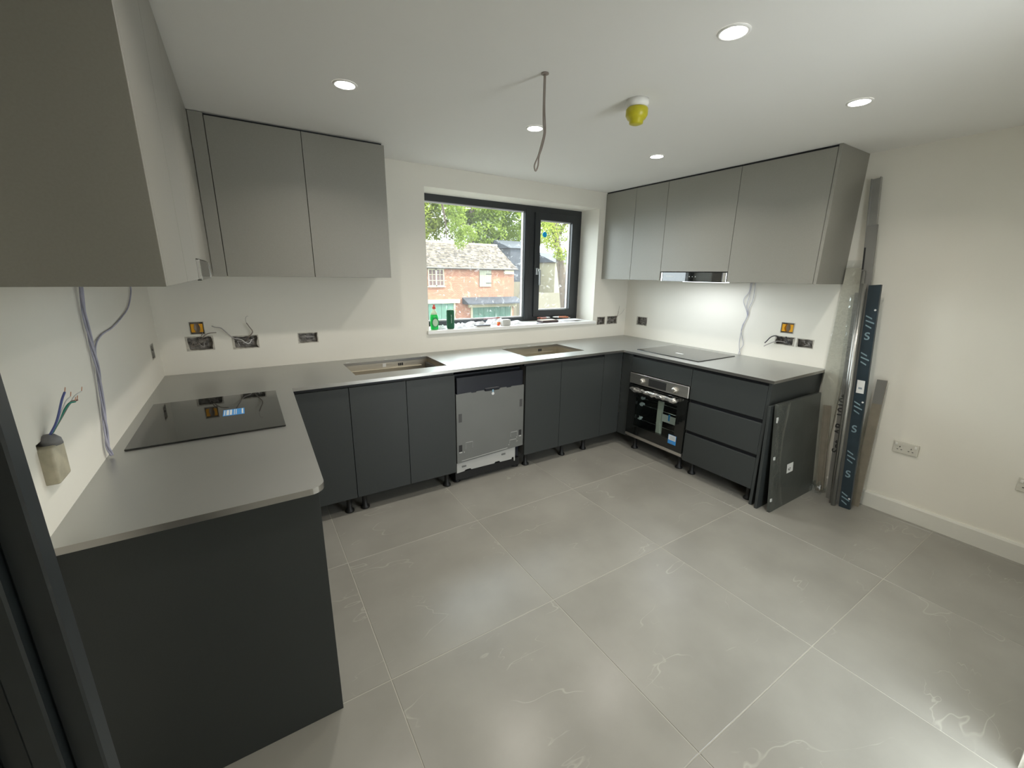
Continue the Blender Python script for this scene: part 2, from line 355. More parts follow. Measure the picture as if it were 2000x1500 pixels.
def spline(pts, k=6):
    P = [Vector(p) for p in pts]; P = [2 * P[0] - P[1]] + P + [2 * P[-1] - P[-2]]; out = []
    for i in range(1, len(P) - 2):
        for j in range(k):
            t = j / k; a, b, c, d = P[i - 1], P[i], P[i + 1], P[i + 2]
            out.append(.5 * ((2 * b) + (-a + c) * t + (2 * a - 5 * b + 4 * c - d) * t * t + (-a + 3 * b - 3 * c + d) * t ** 3))
    out.append(P[-2]); return out
def lathe(bm, prof, cx, cy, n=24, axis='z', cz=0):
    rings = []
    for r, h in prof:
        ring = []
        for k in range(n):
            t = 2 * math.pi * k / n; c, s = r * math.cos(t), r * math.sin(t)
            ring.append(bm.verts.new({'z': (cx + c, cy + s, h), 'x': (h, cx + c, cy + s), 'y': (cx + c, h, cy + s)}[axis]))
        rings.append(ring)
    for a, b in zip(rings, rings[1:]):
        for k in range(n): bm.faces.new((a[k], a[(k + 1) % n], b[(k + 1) % n], b[k]))
    bm.faces.new(rings[0][::-1]); bm.faces.new(rings[-1]); bmesh.ops.recalc_face_normals(bm, faces=bm.faces)
def wires(name, pts, r, m, parent, n=6, k=5):
    bm = NB(); tube(bm, spline(pts, k), r, n); return obj(name, bm, m, parent, True)
def text(name, body, size, M_, m, parent, ext=0.0004, align='CENTER'):
    cu = bpy.data.curves.new(name, 'FONT'); cu.body = body; cu.size = size; cu.extrude = ext; cu.align_x = align; cu.align_y = 'CENTER'; cu.offset = size * .015
    cu.materials.append(m); o = bpy.data.objects.new(name, cu); C.objects.link(o)
    bpy.context.view_layer.update()
    me = bpy.data.meshes.new_from_object(o.evaluated_get(bpy.context.evaluated_depsgraph_get())); bpy.data.objects.remove(o); bpy.data.curves.remove(cu)
    M_ = Matrix.Translation(-root_loc(parent)) @ M_
    me.transform(M_); me.name = name; me.materials.clear(); me.materials.append(m)
    o = bpy.data.objects.new(name, me); C.objects.link(o); o.parent = parent; o['kind'] = 'stuff'
    return o
def basis(x, y, z, loc):
    m = Matrix((Vector(x).normalized(), Vector(y).normalized(), Vector(z).normalized())).transposed().to_4x4(); m.translation = Vector(loc); return m

def wall_mesh(u0, u1, v0, v1, holes, fn, thick, recess):
    """plane wall with real openings. holes: (ua,ub,va,vb,through). fn(u,v,d)->xyz, d = depth into the wall"""
    bm = NB()
    us = sorted({u0, u1, *[h[0] for h in holes], *[h[1] for h in holes]}); vz = sorted({v0, v1, *[h[2] for h in holes], *[h[3] for h in holes]})
    cache = {}
    def V(u, v, d):
        k = (round(u, 5), round(v, 5), round(d, 5))
        if k not in cache: cache[k] = bm.verts.new(fn(u, v, d))
        return cache[k]
    def q(a, b, c, d):
        if bm.faces.get((a, b, c, d)) is None: bm.faces.new((a, b, c, d))
    for i in range(len(us) - 1):
        for j in range(len(vz) - 1):
            a, b, c, d = us[i], us[i + 1], vz[j], vz[j + 1]; mu, mv = (a + b) / 2, (c + d) / 2
            hs = [h for h in holes if h[0] < mu < h[1] and h[2] < mv < h[3]]
            if not hs: q(V(a, c, 0), V(b, c, 0), V(b, d, 0), V(a, d, 0))
            if not any(h[4] for h in hs): q(V(a, c, thick), V(b, c, thick), V(b, d, thick), V(a, d, thick))
            if hs and not hs[0][4]: q(V(a, c, recess), V(b, c, recess), V(b, d, recess), V(a, d, recess))
            if hs:
                h = hs[0]; D = thick if h[4] else recess
                if abs(a - h[0]) < 1e-6: q(V(a, c, 0), V(a, d, 0), V(a, d, D), V(a, c, D))
                if abs(b - h[1]) < 1e-6: q(V(b, c, 0), V(b, d, 0), V(b, d, D), V(b, c, D))
                if abs(c - h[2]) < 1e-6: q(V(a, c, 0), V(b, c, 0), V(b, c, D), V(a, c, D))
                if abs(d - h[3]) < 1e-6: q(V(a, d, 0), V(b, d, 0), V(b, d, D), V(a, d, D))
            if i == 0: q(V(a, c, 0), V(a, d, 0), V(a, d, thick), V(a, c, thick))
            if i == len(us) - 2: q(V(b, c, 0), V(b, d, 0), V(b, d, thick), V(b, c, thick))
            if j == 0: q(V(a, c, 0), V(b, c, 0), V(b, c, thick), V(a, c, thick))
            if j == len(vz) - 2: q(V(a, d, 0), V(b, d, 0), V(b, d, thick), V(a, d, thick))
    bmesh.ops.recalc_face_normals(bm, faces=bm.faces)
    return bm

# ------------------------------------------------------------------ dimensions (metres)
W, H = 4.0315, 2.336
ZT = 0.9055                       # top of the worktop
RY = -3.34                        # wall behind the camera
ZU, ZD, ZB = 1.512, 0.8606, 0.117
WX0, WX1, WZ0, WZ1, WR = 1.7376, 3.5485, 1.0868, 2.184, 0.264

# ------------------------------------------------------------------ room shell
back_boxes = [(.168, .237, 1.155, 1.227), (.134, .276, 1.050, 1.138), (.377, .524, 1.043, 1.128), (.765, .893, 1.053, 1.124),
              (3.607, 3.725, 1.040, 1.122), (3.750, 3.905, 1.040, 1.124)]
bm = wall_mesh(-.25, W + .25, -.1, H, [(WX0, WX1, WZ0, WZ1, True)] + [(*b, False) for b in back_boxes], lambda u, v, d: (u, d, v), .34, .045)
struct('wall_back', bm, wall_m)
left_boxes = [(-.262, -.172, 1.052, 1.135), (-1.86, -1.775, 1.045, 1.125)]
bm = wall_mesh(RY - .2, 0, -.1, H, [(*b, False) for b in left_boxes], lambda u, v, d: (-d, u, v), .25, .045)
struct('wall_left', bm, wall_m)
right_boxes = [(-.304, -.165, 1.040, 1.128), (-1.712, -1.624, 1.134, 1.210), (-1.735, -1.592, 1.038, 1.104), (-1.866, -1.752, 1.038, 1.103)]
bm = wall_mesh(RY - .2, 0, -.1, H, [(*b, False) for b in right_boxes], lambda u, v, d: (W + d, u, v), .25, .045)
struct('wall_right', bm, wall_m)
bm = wall_mesh(0, W, 0, H, [(1.95, 2.42, 0, 2.05, True)], lambda u, v, d: (u, RY - d, v), .2, .04)
struct('wall_front', bm, wall_m)
bm = NB(); box(bm, -.25, W + .25, RY - 1.6, .34, H, H + .25); struct('ceiling', bm, ceil_m)  # slab carried on past the doorway, an unseen overhang added to block the sun
fl = struct('floor', B(-.25, W + .25, RY - 1.6, .34, -.10, -.0015), grout_m)
# floor tiles, 0.8 m squares laid on the grout bed
T, G = .80, .0016
full = bpy.data.meshes.new('floor_tile')
def tile_bm(w, h):
    return B(0, w, 0, h, -.012, 0, .0012)
bmt = tile_bm(T - 2 * G, T - 2 * G); bmt.to_mesh(full); bmt.free(); full.materials.append(tile_m)
xs = [.780 + T * k for k in range(-1, 5)]; ys = [-2.745 + T * k for k in range(-1, 4)]
for x in xs:
    for y in ys:
        a0, a1, b0, b1 = max(x + G, 0), min(x + T - G, W), max(y + G, RY + .001), min(y + T - G, 0)
        if a1 - a0 < .01 or b1 - b0 < .01: continue
        if abs(a1 - a0 - (T - 2 * G)) < 1e-4 and abs(b1 - b0 - (T - 2 * G)) < 1e-4: me = full
        else:
            me = bpy.data.meshes.new('floor_tile'); b_ = tile_bm(a1 - a0, b1 - b0); b_.to_mesh(me); b_.free(); me.materials.append(tile_m)
        o = bpy.data.objects.new('tile', me); C.objects.link(o); o.parent = fl; o.location = (a0, b0, 0)
# skirting
def skirt(name, pts_fn):
    bm = NB(); prism(bm, [(0, 0), (.016, 0), (.016, .098), (.010, .112), (0, .112)], 'x', 0, 1)
    for v in bm.verts: v.co = Vector(pts_fn(v.co.x, v.co.y, v.co.z))
    bmesh.ops.recalc_face_normals(bm, faces=bm.faces); struct(name, bm, trim_m)
skirt('baseboard_right', lambda a, d, z: (W - d, -2.13 + a * (RY + 2.13), z))
skirt('baseboard_front', lambda a, d, z: (2.44 + a * (W - .016 - 2.44), RY + d, z))

# window sill board
bm = NB(); box(bm, WX0 + .001, WX1 - .001, -.001, WR - .02, WZ0 - .028, WZ0 + .001); box(bm, WX0 - .018, WX1 + .022, -.030, 0, WZ0 - .028, WZ0 + .001, .004, 2)
trim1 = struct('trim_1', bm, sill_m); trim1['label'] = 'white window sill board'

# ------------------------------------------------------------------ window
FY0, FY1 = WR, WR + .07
win = bpy.data.objects.new('window_1', None); C.objects.link(win); win.location = (2.64, .30, 1.6); win['kind'] = 'structure'
win['label'] = 'dark grey window, a wide fixed pane beside a narrow casement'
bm = NB()
box(bm, WX0, 1.805, FY0, FY1, WZ0, WZ1); box(bm, 1.805, WX1, FY0, FY1, 2.130, WZ1)
box(bm, 1.805, WX1, FY0, FY1, WZ0, 1.128); box(bm, 2.845, 2.955, FY0, FY1, 1.128, 2.130); box(bm, 3.485, WX1, FY0, FY1, 1.128, 2.130)
obj('frame', bm, frame_m, win)
obj('mullion', B(2.852, 2.90, FY0 - .008, FY0, 1.10, 2.15, .002), frame_m, win)
# fixed pane bead + spacer + glass
def rect_frame(bm, x0, x1, z0, z1, t, y0, y1):
    box(bm, x0, x1, y0, y1, z1 - t, z1); box(bm, x0, x1, y0, y1, z0, z0 + t)
    box(bm, x0, x0 + t, y0, y1, z0 + t, z1 - t); box(bm, x1 - t, x1, y0, y1, z0 + t, z1 - t)
bm = NB(); rect_frame(bm, 1.805, 2.845, 1.128, 2.130, .010, FY0 + .022, FY0 + .045); obj('spacer_bar', bm, gasket_m, win)
obj('pane', B(1.815, 2.835, FY0 + .030, FY0 + .034, 1.138, 2.120), glass_m, win, label='wide fixed glass pane')
cas = NB(); rect_frame(cas, 2.958, 3.482, 1.131, 2.127, .062, FY0 - .016, FY1 - .01); cas_o = obj('casement', cas, frame_m, win)
bm = NB(); rect_frame(bm, 3.020, 3.420, 1.193, 2.065, .009, FY0 + .018, FY0 + .04); obj('spacer_bar', bm, gasket_m, cas_o)
obj('pane', B(3.029, 3.411, FY0 + .026, FY0 + .030, 1.202, 2.056), glass_m, cas_o, label='narrow casement glass')
bm = NB(); box(bm, 2.972, 3.000, FY0 - .030, FY0 - .016, 1.545, 1.610, .003, 2); box(bm, 2.978, 3.010, FY0 - .055, FY0 - .028, 1.575, 1.598, .004, 2)
box(bm, 2.992, 3.012, FY0 - .056, FY0 - .038, 1.445, 1.590, .004, 2); obj('handle', bm, handle_m, cas_o, label='satin window handle')
bm = NB(); lathe(bm, [(.0, FY0 + .022), (.026, FY0 + .022), (.026, FY0 + .0255), (.0, FY0 + .0255)], 3.100, 1.935, 16, 'y'); obj('sticker', bm, mat('cyan_sticker', (0.0, 0.42, 0.85), .4, noise_amt=.05), cas_o, label='round blue sticker on the casement glass')

# ------------------------------------------------------------------ door jamb beside the camera
dr = bpy.data.objects.new('door_1', None); C.objects.link(dr); dr.location = (.15, -2.8, 0); dr['kind'] = 'structure'
dr['label'] = 'dark grey stepped door frame at the near left edge'
x = .293
for k, (w, dy) in enumerate([(.022, 0), (.020, -.014), (.022, -.002), (.020, -.014)]):
    obj('frame_profile', B(x - w, x, -2.785 + dy, -2.757, 0, 2.15, .002), doorframe_m, dr); x -= w
obj('black_panel', B(.0, x, -2.805, -2.76, 0, 2.15), black_m, dr)  # plain black panel from the wall to the frame profiles

# ------------------------------------------------------------------ ceiling fittings
lamps = [(.963, -1.115), (1.966, -1.130), (2.970, -1.142), (1.963, -2.278), (2.986, -2.273), (.963, -2.277)]
ll = ['round recessed downlight nearest the left wall cabinets', 'round recessed downlight behind the hanging cable loop',
      'round recessed downlight nearest the right wall cabinets, over the oven side', 'largest and nearest recessed downlight in the ceiling',
      'round recessed downlight near the right wall above the leaning profiles', 'round recessed downlight above the near end of the left worktop']
for (x, y), lb in zip(lamps, ll):
    t = thing('downlight', lb, 'ceiling light', (x, y, H), 'recessed ceiling downlights')
    bm = NB(); n = 28
    ro, ri = .052, .041
    r1 = [bm.verts.new((x + ro * math.cos(a), y + ro * math.sin(a), H - .0005)) for a in [2 * math.pi * k / n for k in range(n)]]
    r2 = [bm.verts.new((x + (ro - .003) * math.cos(a), y + (ro - .003) * math.sin(a), H - .005)) for a in [2 * math.pi * k / n for k in range(n)]]
    r3 = [bm.verts.new((x + ri * math.cos(a), y + ri * math.sin(a), H - .004)) for a in [2 * math.pi * k / n for k in range(n)]]
    r4 = [bm.verts.new((x + ri * math.cos(a), y + ri * math.sin(a), H - .0005)) for a in [2 * math.pi * k / n for k in range(n)]]
    for a, b in ((r1, r2), (r2, r3), (r3, r4)):
        for k in range(n): bm.faces.new((a[k], a[(k + 1) % n], b[(k + 1) % n], b[k]))
    bmesh.ops.recalc_face_normals(bm, faces=bm.faces); obj('trim_ring', bm, white_m, t, True)
    bm = NB(); lathe(bm, [(.041, H - .0035), (.041, H - .0010)], x, y, 28); obj('diffuser', bm, lamp_m, t)
    l = bpy.data.lights.new('downlight_lamp', 'AREA'); l.shape = 'DISK'; l.size = .078; l.energy = LAMP_W; l.color = LAMP_COL; l.spread = math.radians(140)
    lo = bpy.data.objects.new('downlight_lamp', l); C.objects.link(lo); lo.parent = t; lo.location = (0, 0, -.006)

# heat detector with yellow dust cap
t = thing('smoke_alarm', 'white ceiling smoke alarm wearing a yellow plastic dust cap', 'smoke alarm', (2.135, -1.716, H))
bm = NB(); lathe(bm, [(.050, H - .0005), (.052, H - .018), (.047, H - .030), (.040, H - .034)], 2.135, -1.716, 32); obj('base', bm, white_m, t, True)
bm = NB(); lathe(bm, [(.046, H - .034), (.050, H - .040), (.050, H - .064), (.040, H - .080), (.032, H - .084), (.031, H - .098), (.020, H - .102)], 2.135, -1.716, 32)
obj('dust_cap', bm, yellow_m, t, True, 'yellow dust cap')

# hanging pendant cable
t = thing('hanging_cable', 'grey cable hanging from the ceiling, doubled into a loop at its end', 'cable', (1.620, -1.690, H))
bm = NB(); lathe(bm, [(.016, H - .0005), (.016, H - .004), (.009, H - .006)], 1.62, -1.69, 16); obj('grommet', bm, wtaupe_m, t)
pL = [(1.617, -1.69, H - .004), (1.617, -1.69, 2.22), (1.619, -1.69, 2.16), (1.624, -1.69, 2.12), (1.612, -1.688, 2.07), (1.600, -1.686, 2.03), (1.584, -1.684, 1.993), (1.590, -1.684, 1.972), (1.602, -1.684, 1.993), (1.605, -1.686, 2.03), (1.619, -1.688, 2.07), (1.630, -1.69, 2.12), (1.628, -1.69, 2.16), (1.623, -1.69, 2.22), (1.622, -1.69, H - .004)]
wires('cable', pL, .0032, wtaupe_m, t, 8, 6)

# ------------------------------------------------------------------ cabinets
def leg(parent, x, y, ztop=ZB):
    bm = NB(); lathe(bm, [(.030, 0), (.030, .010), (.017, .022), (.015, ztop - .02), (.024, ztop - .012), (.024, ztop)], x, y, 14); obj('leg', bm, leg_m, parent, True)
DT = .019
# ---- wall cabinets on the back wall
def wall_units():
    g = 'light grey wall cabinets'
    t = thing('wall_cabinet', 'light grey two-door wall cabinet to the left of the window', 'cabinet', (.85, -.18, ZU), g)
    bm = NB(); box(bm, .35, 1.3435, -.339, -.002, ZU + .002, H - .018); obj('body', bm, upper_m, t)
    obj('top_filler', B(.35, 1.335, -.33, -.01, H - .018, H - .001), black_m, t)
    obj('filler_panel', B(.3475, .4115, -.358, -.340, ZU, H - .003, .0008), upper_m, t, label='narrow filler strip in the corner')
    obj('door', B(.4145, .8665, -.358, -.340, ZU, H - .014, .0012), upper_m, t)
    obj('door', B(.8695, 1.3435, -.358, -.340, ZU, H - .014, .0012), upper_m, t)
    # ---- left wall
    t = thing('wall_cabinet', 'light grey wall cabinet on the left wall in the corner past the hood', 'cabinet', (.18, -.54, ZU), g)
    obj('body', B(.002, .326, -.717, -.361, ZU + .002, H - .018), upper_m, t)
    obj('door', B(.327, .345, -.717, -.3615, ZU, H - .014, .0012), upper_m, t)
    t = thing('wall_cabinet', 'light grey wall cabinet over the left hood, its door stopping above the hood', 'cabinet', (.18, -1.02, ZU), g)
    obj('body', B(.002, .326, -1.333, -.719, ZU + .075, H - .018), upper_m, t)
    obj('door', B(.327, .345, -1.333, -.7185, ZU + .074, H - .014, .0012), upper_m, t)
    t = thing('wall_cabinet', 'large light grey wall cabinet nearest the camera, its flat end panel facing out', 'cabinet', (.18, -1.8, ZU), g)
    obj('body', B(.002, .326, -2.146, -1.335, ZU + .002, H - .018), upper_m, t)
    obj('door', B(.327, .345, -1.739, -1.3345, ZU, H - .014, .0012), upper_m, t)
    obj('door', B(.327, .345, -2.146, -1.742, ZU, H - .014, .0012), upper_m, t)
    obj('end_panel', B(.002, .345, -2.165, -2.147, ZU, H - .002, .0008), upper_m, t)
    # ---- right wall, front plane x = 3.63
    X = W - .402
    t = thing('wall_cabinet', 'light grey two-door wall cabinet in the corner right of the window', 'cabinet', (W - .2, -.37, ZU), g)
    obj('body', B(X + DT, W - .002, -.733, -.002, ZU + .002, H - .018), upper_m, t)
    obj('top_filler', B(X + .01, W - .002, -.733, -.002, H - .018, H - .001), black_m, t)
    obj('door', B(X, X + .018, -.3835, -.002, ZU, H - .014, .0012), upper_m, t)
    obj('door', B(X, X + .018, -.7325, -.3865, ZU, H - .014, .0012), upper_m, t)
    t = thing('wall_cabinet', 'light grey wall cabinet over the right hood with one wide door', 'cabinet', (W - .2, -1.05, ZU), g)
    obj('body', B(X + DT, W - .002, -1.360, -.735, ZU + .078, H - .018), upper_m, t)
    obj('top_filler', B(X + .01, W - .002, -1.360, -.735, H - .018, H - .001), black_m, t)
    obj('door', B(X, X + .018, -1.3595, -.7355, ZU + .076, H - .014, .0012), upper_m, t)
    t = thing('wall_cabinet', 'light grey wall cabinet at the end of the right run beside the leaning profiles', 'cabinet', (W - .2, -1.67, ZU), g)
    obj('body', B(X + DT, W - .002, -1.953, -1.3625, ZU + .002, H - .018), upper_m, t)
    obj('top_filler', B(X + .01, W - .002, -1.953, -1.3625, H - .018, H - .001), black_m, t)
    obj('door', B(X, X + .018, -1.951, -1.3625, ZU, H - .014, .0012), upper_m, t)
    obj('end_panel', B(X, W - .002, -1.973, -1.954, ZU, H - .001, .0008), upper_m, t)
    # hoods
    for side in ('r', 'l'):
        if side == 'r':
            lab = 'black glass and steel built-in extractor hood on the right wall over the far hob'; y0, y1 = -1.358, -.738
            f = lambda d: X + d; sg = 1; xb = W - .01
        else:
            lab = 'built-in extractor hood on the left wall over the near hob'; y0, y1 = -1.331, -.721
            f = lambda d: .359 - d; sg = -1; xb = .01
        z0, z1 = ZU - .004, ZU + .070
        t = thing('extractor_hood', lab, 'extractor hood', ((f(.2)), (y0 + y1) / 2, z0), 'built-in extractor hoods')
        bm = NB(); box(bm, f(.022), xb, y0 + .004, y1 - .004, z0 + .004, z1); obj('body', bm, alu_m, t)
        obj('fascia', B(f(.006), f(.020), y0 + .040, y1 - .022, z0, z1, .001), glassb_m, t, label='black glass control strip')
        for a, b in ((y1 - .020, y1 - .006), (y0 + .006, y0 + .038)):
            obj('steel_end', B(f(.004), f(.021), a, b, z0, z1, .002), chrome_m, t)
        if side == 'r':
            bm = NB()
            for k in range(3): lathe(bm, [(.0035, f(.0052)), (.0035, f(.0062))], (y0 + y1) / 2 + .02 - k * .028, z0 + .040, 8, 'x')
            obj('touch_buttons', bm, white_st, t)['kind'] = 'stuff'
            bm = NB()
            for k in range(9): box(bm, f(.0052), f(.0060), y1 - .062 - k * .008, y1 - .067 - k * .008, z0 + .038, z0 + (.044 if k else .048))
            obj('logo_lettering', bm, white_st, t)['kind'] = 'stuff'
            obj('light_bar', B(f(.050), f(.095), y0 + .03, y1 - .20, z0 - .004, z0 + .003), hoodlamp_m, t, label='lit strip lamp under the hood')
            l = bpy.data.lights.new('hood_lamp', 'AREA'); l.shape = 'RECTANGLE'; l.size = .04; l.size_y = .52; l.energy = HOOD_W; l.color = (.90, .95, 1)
            lo = bpy.data.objects.new('hood_lamp', l); C.objects.link(lo); lo.parent = t; lo.location = (f(.11) - f(.2), -.0, -.010)
wall_units()

# ---- base cabinets
YF = -.672       # back run fronts
XR = 3.314       # right run fronts
XL = .597        # left run fronts
def base_units():
    g = 'anthracite base cabinets'
    def back_unit(x0, x1, doors, lab, legs, fill=None):
        t = thing('base_cabinet', lab, 'cabinet', ((x0 + x1) / 2, -.35, 0), g)
        bm = NB(); a, b, c, d = x0 + .002, x1 - .002, YF + .020, -.004      # open-topped carcass, the sinks hang inside
        box(bm, a, b, c, d, ZB, ZB + .018); box(bm, a, a + .016, c, d, ZB + .018, .862); box(bm, b - .016, b, c, d, ZB + .018, .862)
        box(bm, a + .016, b - .016, d - .010, d, ZB + .018, .862); box(bm, a + .016, b - .016, c, c + .018, .780, .862)
        obj('body', bm, carc_m, t)
        obj('handle_channel', B(x0, x1, YF + .022, YF + .05, .855, .884), black_m, t, label='black recessed handle channel')
        for a, b in doors: obj('door', B(a + .0015, b - .0015, YF, YF + .018, ZB, ZD, .0012), base_m, t)
        if fill: obj('filler_panel', B(fill[0] + .0015, fill[1], YF, YF + .018, ZB, ZD + .022, .0008), base_m, t)
        for x in legs: leg(t, x, YF + .062); leg(t, x, -.10)
        return t
    back_unit(.600, .9478, [(.600, .9478)], 'dark grey base cabinet with one door in the corner beside the left worktop leg', [.66, .90])
    back_unit(.9478, 1.655, [(.9478, 1.306), (1.306, 1.655)], 'dark grey two-door base cabinet left of the dishwasher, under the left sink', [1.00, 1.60])
    back_unit(2.255, 3.20, [(2.255, 2.609), (2.609, 3.085)], 'dark grey base cabinet right of the dishwasher, under the right sink', [2.31, 2.70, 2.95], (3.085, 3.313))
    # left run, seen from its end
    def left_unit(y0, y1, lab):
        t = thing('base_cabinet', lab, 'cabinet', (.3, (y0 + y1) / 2, 0), g)
        obj('body', B(.004, XL - .020, y0 + .002, y1 - .002, ZB, .862), carc_m, t)
        obj('handle_channel', B(XL - .05, XL - .022, y0, y1, .855, .884), black_m, t)
        m_ = (y0 + y1) / 2
        for z0, z1 in ((ZB, .355), (.383, .610), (.638, ZD)): obj('drawer', B(XL - .018, XL, y0 + .0015, y1 - .0015, z0, z1, .0012), base_m, t)
        leg(t, XL - .08, y0 + .05); leg(t, XL - .08, y1 - .05)
        return t
    left_unit(-1.343, -.70, 'dark grey drawer cabinet of the left run under the near hob')
    t = left_unit(-1.943, -1.345, 'dark grey cabinet closing the near end of the left run with a tall end panel')
    obj('end_panel', B(.002, XL + .002, -1.964, -1.945, 0, .884, .0008), base_m, t, label='flat dark end panel facing the camera')
    # right run
    t = thing('base_cabinet', 'dark grey oven housing with a plain panel above the oven', 'cabinet', (3.7, -1.03, 0), g)
    bm = NB(); box(bm, XR + .020, W - .004, -1.384, -.674, ZB, .135); box(bm, XR + .020, W - .004, -1.384, -.674, .724, .862)
    box(bm, XR + .020, W - .004, -.784, -.674, .135, .724); box(bm, XR + .020, W - .004, -1.3845, -1.381, .135, .724); box(bm, W - .06, W - .004, -1.384, -.674, .135, .724)
    obj('body', bm, carc_m, t)
    obj('handle_channel', B(XR + .022, XR + .05, -1.382, -.790, .855, .884), black_m, t)
    bm = NB(); box(bm, XR, XR + .018, -.784, -.674, ZB, .8826, .0008); obj('filler_panel', bm, base_m, t)
    obj('fascia_panel', B(XR, XR + .018, -1.3805, -.7865, .728, ZD, .0012), base_m, t, label='plain panel above the oven')
    leg(t, XR + .07, -.84); leg(t, XR + .07, -1.32)
    t = thing('base_cabinet', 'dark grey three-drawer cabinet right of the oven', 'cabinet', (3.7, -1.67, 0), g)
    obj('body', B(XR + .020, W - .004, -1.943, -1.386, ZB, .862), carc_m, t)
    for z0, z1 in ((.855, .884), (.598, .640), (.345, .388)): obj('handle_channel', B(XR + .0185, XR + .030, -1.9425, -1.386, z0, z1), black_m, t, label='black finger channel')
    for z0, z1 in ((.115, .346), (.374, .600), (.628, ZD)):
        obj('drawer', B(XR, XR + .018, -1.9425, -1.3855, z0, z1, .0012), base_m, t)
    obj('end_panel', B(XR, W - .002, -1.965, -1.945, .0, .884, .0008), base_m, t)
    leg(t, XR + .07, -1.44); leg(t, XR + .07, -1.90)
base_units()

# ------------------------------------------------------------------ worktop (one U-shaped piece with two sink cut-outs)
def worktop():
    YL, YR, DL, DB = -1.987, -1.985, .618, -.695
    xr = W - .739
    z0, z1 = .8855, ZT
    bm = NB()
    # outline with a rounded near-left corner
    r = .045
    corner = [(DL - r + r * math.cos(a), YL + r - r * math.sin(a)) for a in [math.pi / 2 * k / 8 for k in range(8, -1, -1)]]
    # cells: split into rectangles so the sink holes are real
    sinks = [(1.020, 1.653), (2.345, 2.964)]; sy0, sy1 = -.543, -.150
    us = [0, DL + .025, 1.020, 1.653, 2.345, 2.964, xr, W]; vs = [DB, sy0, sy1, -.002]
    cache = {}
    def V(x, y, z):
        k = (round(x, 5), round(y, 5), z)
        if k not in cache: cache[k] = bm.verts.new((x, y, z))
        return cache[k]
    def cell(pts):
        bm.faces.new([V(x, y, z1) for x, y in pts]); bm.faces.new([V(x, y, z0) for x, y in pts][::-1])
    for i in range(len(us) - 1):
        for j in range(3):
            a, b, c, d = us[i], us[i + 1], vs[j], vs[j + 1]
            if j == 1 and (a, b) in sinks: continue
            cell([(a, c), (b, c), (b, d), (a, d)])
    cell([(0, YL)] + corner + [(DL + .025, DB), (0, DB)])
    cell([(xr, YR), (W, YR), (W, DB), (xr, DB)])
    # side walls on boundary edges
    top_edges = [e for e in bm.edges if len(e.link_faces) == 1 and e.verts[0].co.z > ZT - .001 and e.verts[1].co.z > ZT - .001]
    for e in top_edges:
        a, b = e.verts; f = bm.faces.new((a, b, V(b.co.x, b.co.y, z0), V(a.co.x, a.co.y, z0))); f.material_index = 1
    bmesh.ops.recalc_face_normals(bm, faces=bm.faces)
    o = obj('worktop', bm, [counter_m, edge_m], origin=(2.0, -.35, z0))
    tag(o, 'satin grey metal U-shaped worktop with a bright thin edge, running along three walls', 'worktop')
    o['category'] = 'worktop'
worktop()

# sinks
for (x0, x1), lab in (((1.020, 1.653), 'rectangular steel sink set in the worktop left of the window, nearer the left hob'), ((2.345, 2.964), 'rectangular steel sink set in the worktop below the window casement')):
    t = thing('sink', lab, 'sink', ((x0 + x1) / 2, -.35, .70), 'undermounted steel sinks')
    y0, y1, zb, zt = -.543, -.150, .700, .8850
    bm = NB()
    def ring(i, z): return [bm.verts.new(p) for p in ((x0 + i, y0 + i, z), (x1 - i, y0 + i, z), (x1 - i, y1 - i, z), (x0 + i, y1 - i, z))]
    rings = [ring(-.015, zt), ring(-.001, zt), ring(.004, zb + .02), ring(.016, zb + .004), ring(.05, zb)]
    for a, b in zip(rings, rings[1:]):
        for k in range(4): bm.faces.new((a[k], a[(k + 1) % 4], b[(k + 1) % 4], b[k]))
    bm.faces.new(rings[-1])
    rings2 = [ring(-.015, zt - .001), ring(-.004, zt - .003), ring(.0, zb - .002)]
    bmesh.ops.recalc_face_normals(bm, faces=bm.faces)
    obj('basin', bm, sink_m, t)
    obj('inner_ledge', B(x0 + .025, x1 - .055, y1 - .024, y1 - .003, .838, .845, .001), sink_m, t)
    obj('inner_ledge', B(x0 + .025, x1 - .055, y0 + .003, y0 + .024, .838, .845, .001), sink_m, t)
    bm = NB(); lathe(bm, [(.045, zb + .0005), (.045, zb + .004), (.030, zb + .002)], (x0 + x1) / 2, -.35, 24); obj('drain', bm, chrome_m, t, True)
    bm = NB()
    for k in range(3): box(bm, x0 + .40 + k * .014, x0 + .409 + k * .014, y1 - .0035, y1 - .001, .852, .874)
    obj('overflow_slots', bm, ink_m, t)['kind'] = 'stuff'
    for xx in (x0 + .02, (x0 + x1) / 2 - .02, x1 - .05): obj('rim_clip', B(xx, xx + .028, y1 + .006, y1 + .018, ZT, ZT + .004, .001), wwhite_m, t)
    if x0 < 2:
        bm = NB(); box(bm, 1.30, 1.325, y1 - .004, y1 - .002, .855, .880); obj('label_tab', bm, wwhite_m, t)

